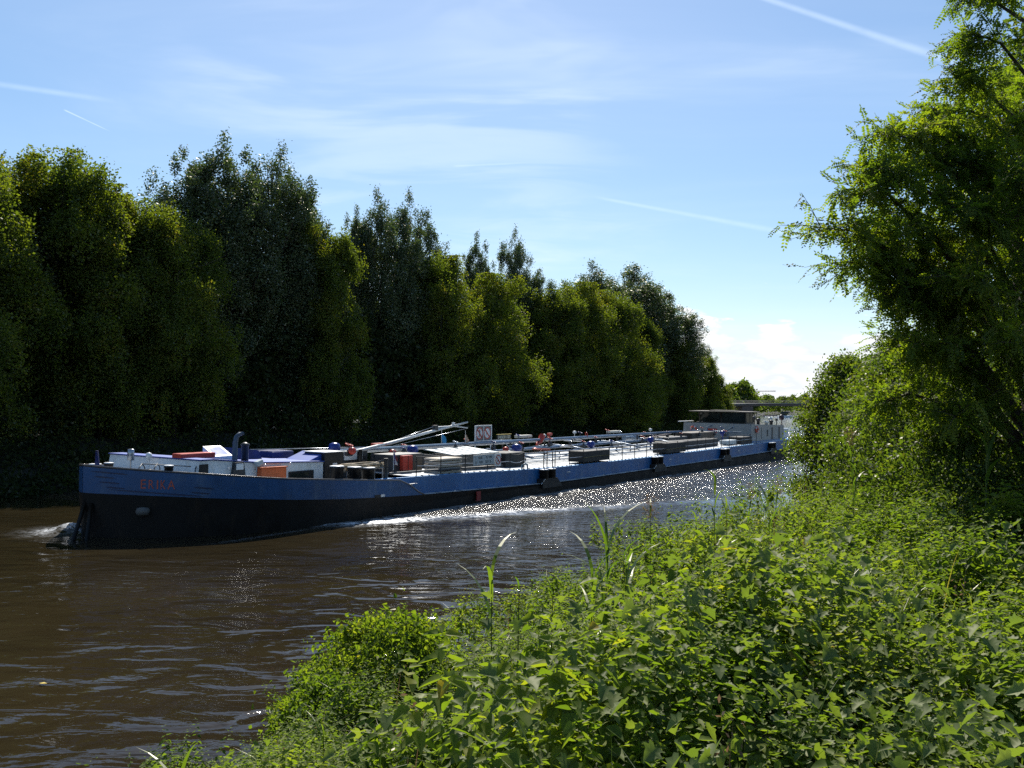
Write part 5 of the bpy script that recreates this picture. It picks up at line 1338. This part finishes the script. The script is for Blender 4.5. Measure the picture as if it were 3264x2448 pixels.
REEDS = [
 (-.12, 7.6, 1.75, 7, .56, .030, .02, "reed with two long upright blades in front of the open water"),
 (.10, 8.6, 1.6, 4, .36, .016, 0, "thin reed right of the one with two upright blades"),
 (.42, 8.9, 1.4, 5, .40, .012, .05, "short grassy reed between the thin one and the big broad-leaved clump"),
 (.78, 8.7, 1.40, 11, .66, .038, .03, "tall broad-leaved reed, leftmost stem of the big clump"),
 (.92, 9.0, 1.62, 12, .72, .040, -.03, "tallest broad-leaved reed of the big clump"),
 (1.12, 8.8, 1.38, 11, .64, .038, .06, "broad-leaved reed on the right side of the big clump"),
 (1.30, 9.8, 1.4, 8, .60, .036, -.08, "dark leaning reed just right of the big clump"),
 (1.85, 12.0, 2.0, 5, .36, .022, .03, "single tall reed with few leaves before the wake"),
 (3.75, 17.0, 2.3, 8, .52, .036, 0, "tall reed crossing the barge's blue side"),
 (4.05, 17.3, 1.7, 7, .48, .030, .05, "reed right of the one that crosses the barge's side"),
 (4.9, 19.3, 1.8, 6, .5, .030, -.06, "leaning reed left of the overhanging shrub"),
 (5.5, 20.5, 1.7, 6, .45, .028, .1, "low reed at the left foot of the overhanging shrub"),
 (5.2, 18.6, 1.7, 6, .45, .028, -.12, "reed bending towards the overhanging shrub"),
 (2.9, 14.2, 1.5, 6, .38, .026, .05, "short reed on the bank below the barge's bollards"),
 (6.6, 12.9, 1.75, 7, .66, .056, .02, "bright reed with stiff blades under the robinia"),
 (7.35, 12.2, 1.50, 7, .64, .052, .05, "bright reed at the right edge under the robinia"),
 (6.95, 11.4, 1.25, 8, .62, .044, -.05, "low spreading reed at the right edge"),
 (5.3, 14.4, 1.65, 6, .44, .030, .05, "pale reed left of the robinia's shade"),
 (5.9, 15.9, 1.9, 6, .46, .03, -.04, "dry yellowish reed at the rim of the dark hollow"),
 (2.6, 9.3, 1.35, 6, .40, .026, .08, "slim reed leaning right in the middle of the bank"),
 (-2.75, 7.9, .95, 6, .52, .036, .05, "bright arching reed in the bottom left corner of the bank"),
 (-1.62, 8.4, .95, 7, .40, .014, .03, "tuft of upright reed blades below the hop bush"),
]
for i, (x, y, H, nl, lf, wd, ln, lab) in enumerate(REEDS):
    reed((x, y, max(-.25, gz_at(x, y) - .05)), H, nl, lab, 300 + i, lf, wd, ln, i in (7, 10, 12, 18))
# ---------------------------------------------------------------- bridge, crane and motorboat far off
CONC = make_mat("bridge_concrete", (.30, .27, .24), .85, 0, .12, .25, (.16, .14, .12), .4)
CONCD = make_mat("bridge_girder_brown", (.16, .12, .105), .8, 0, .15, .2)
br = thing("road_bridge", "flat concrete road bridge crossing the water far beyond the barge", "bridge", (120, 331, 0))
def bz(x): return 6.35 - 0.0009 * (x + 18) ** 2 * (1 if x < -18 else .3)
mb = MB(); xs = np.linspace(-45, 62, 28)
def sweep(mb, z0, z1, y0, y1):
    n = len(xs); vs = []
    for x in xs: vs += [(x, y0, bz(x) + z0), (x, y1, bz(x) + z0), (x, y1, bz(x) + z1), (x, y0, bz(x) + z1)]
    fs = []
    for i in range(n - 1):
        for k in range(4): fs.append((4 * i + k, 4 * i + (k + 1) % 4, 4 * i + 4 + (k + 1) % 4, 4 * i + 4 + k))
    fs += [(0, 3, 2, 1), (4 * n - 4, 4 * n - 3, 4 * n - 2, 4 * n - 1)]
    mb.add(vs, fs)
sweep(mb, -.30, .05, -6.5, 6.5); mb.build("deck", CONC, br)
mb = MB()
for y in (-5.8, -2, 2, 5.8): sweep(mb, -.95, -.30, y - .4, y + .4)
mb.build("girders", CONCD, br)
for y in (-6.4, 6.4):
    mb = MB()
    for x in np.arange(-44, 62, 2.0): mb.tube([(x, y, bz(x)), (x, y, bz(x) + .95)], .035, 4)
    for f in (.5, .95): mb.tube([(x, y, bz(x) + f) for x in xs], .045, 4)
    mb.build("railing", CONC, br)
for x in (-36, -13, 40):
    MB().box(x - .7 - (2.5 if x == -36 else 0), x + .7, -6.0, 6.0, -2, bz(x) - .96, .05).build("pier" if x != -36 else "abutment", CONCD, br)
tc = thing("tower_crane", "thin tower crane with a long level jib over the far treetops", "crane", (232, 900, 0))
CRM = make_mat("crane_grey", (.35, .33, .32), .6)
mb = MB(); mb.tube([(-4, 0, 0), (-4, 0, 20)], .55, 4); mb.build("mast", CRM, tc)
mb = MB(); mb.tube([(-16, 0, 18.5), (24, 0, 19.6)], .28, 4); mb.tube([(-16, 0, 19.3), (24, 0, 20.2)], .14, 4)
for x in np.arange(-15, 23, 2.6): mb.tube([(x, 0, 18.6 + .027 * (x + 16)), (x + 1.3, 0, 19.35 + .022 * (x + 16))], .09, 3)
mb.build("jib", CRM, tc)
mb = MB(); mb.tube([(-4, 0, 19.5), (-2.6, 0, 22.8)], .25, 4); mb.build("tower_head", CRM, tc)
bt = thing("motorboat", "small white motorboat with its bow wave, far out on the water", "boat", (128.5, 437, 0))
mb = MB(); mb.add([(-3.2, -.9, .0), (1.2, -1.0, .0), (3.4, 0, .25), (1.2, 1.0, .0), (-3.2, .9, .0), (-3.3, -1.1, .9), (1.2, -1.2, 1.0), (3.9, 0, 1.25), (1.2, 1.2, 1.0), (-3.3, 1.1, .9)],
    [(0, 1, 6, 5), (1, 2, 7, 6), (2, 3, 8, 7), (3, 4, 9, 8), (4, 0, 5, 9), (5, 6, 7, 8, 9), (4, 3, 2, 1, 0)])
mb.build("hull", WHITE, bt)
MB().prism([(-1.4, .95), (1.2, .98), (.5, 1.7), (-1.3, 1.75)], -.8, .8).build("cabin", GLASS, bt)
mb = MB(); g = np.random.default_rng(8)
for k in range(60):
    s = g.uniform(0, 1); x, y = 3.6 - 12 * s, (.5 + 2.6 * s) * (1 if k % 2 else -1); r_ = g.uniform(.25, .6)
    mb.lathe([(r_, -.1), (r_ * .8, .12 + .25 * (1 - s)), (.02, .2 + .35 * (1 - s))], (x, y, 0), 6)
mb.build("bow_wave", WHITE, bt)
# floating leaf on the brown water near the left edge
tag(MB().add([(-.07, 0, .012), (0, .04, .02), (.08, 0, .012), (0, -.04, .018)], [(0, 1, 2, 3)]).build("floating_leaf", YEL), "small yellow leaf floating on the open water at lower left", "leaf")
bpy.data.objects["floating_leaf"].location = (-8.4, 16.9, .03)
HAZE = False
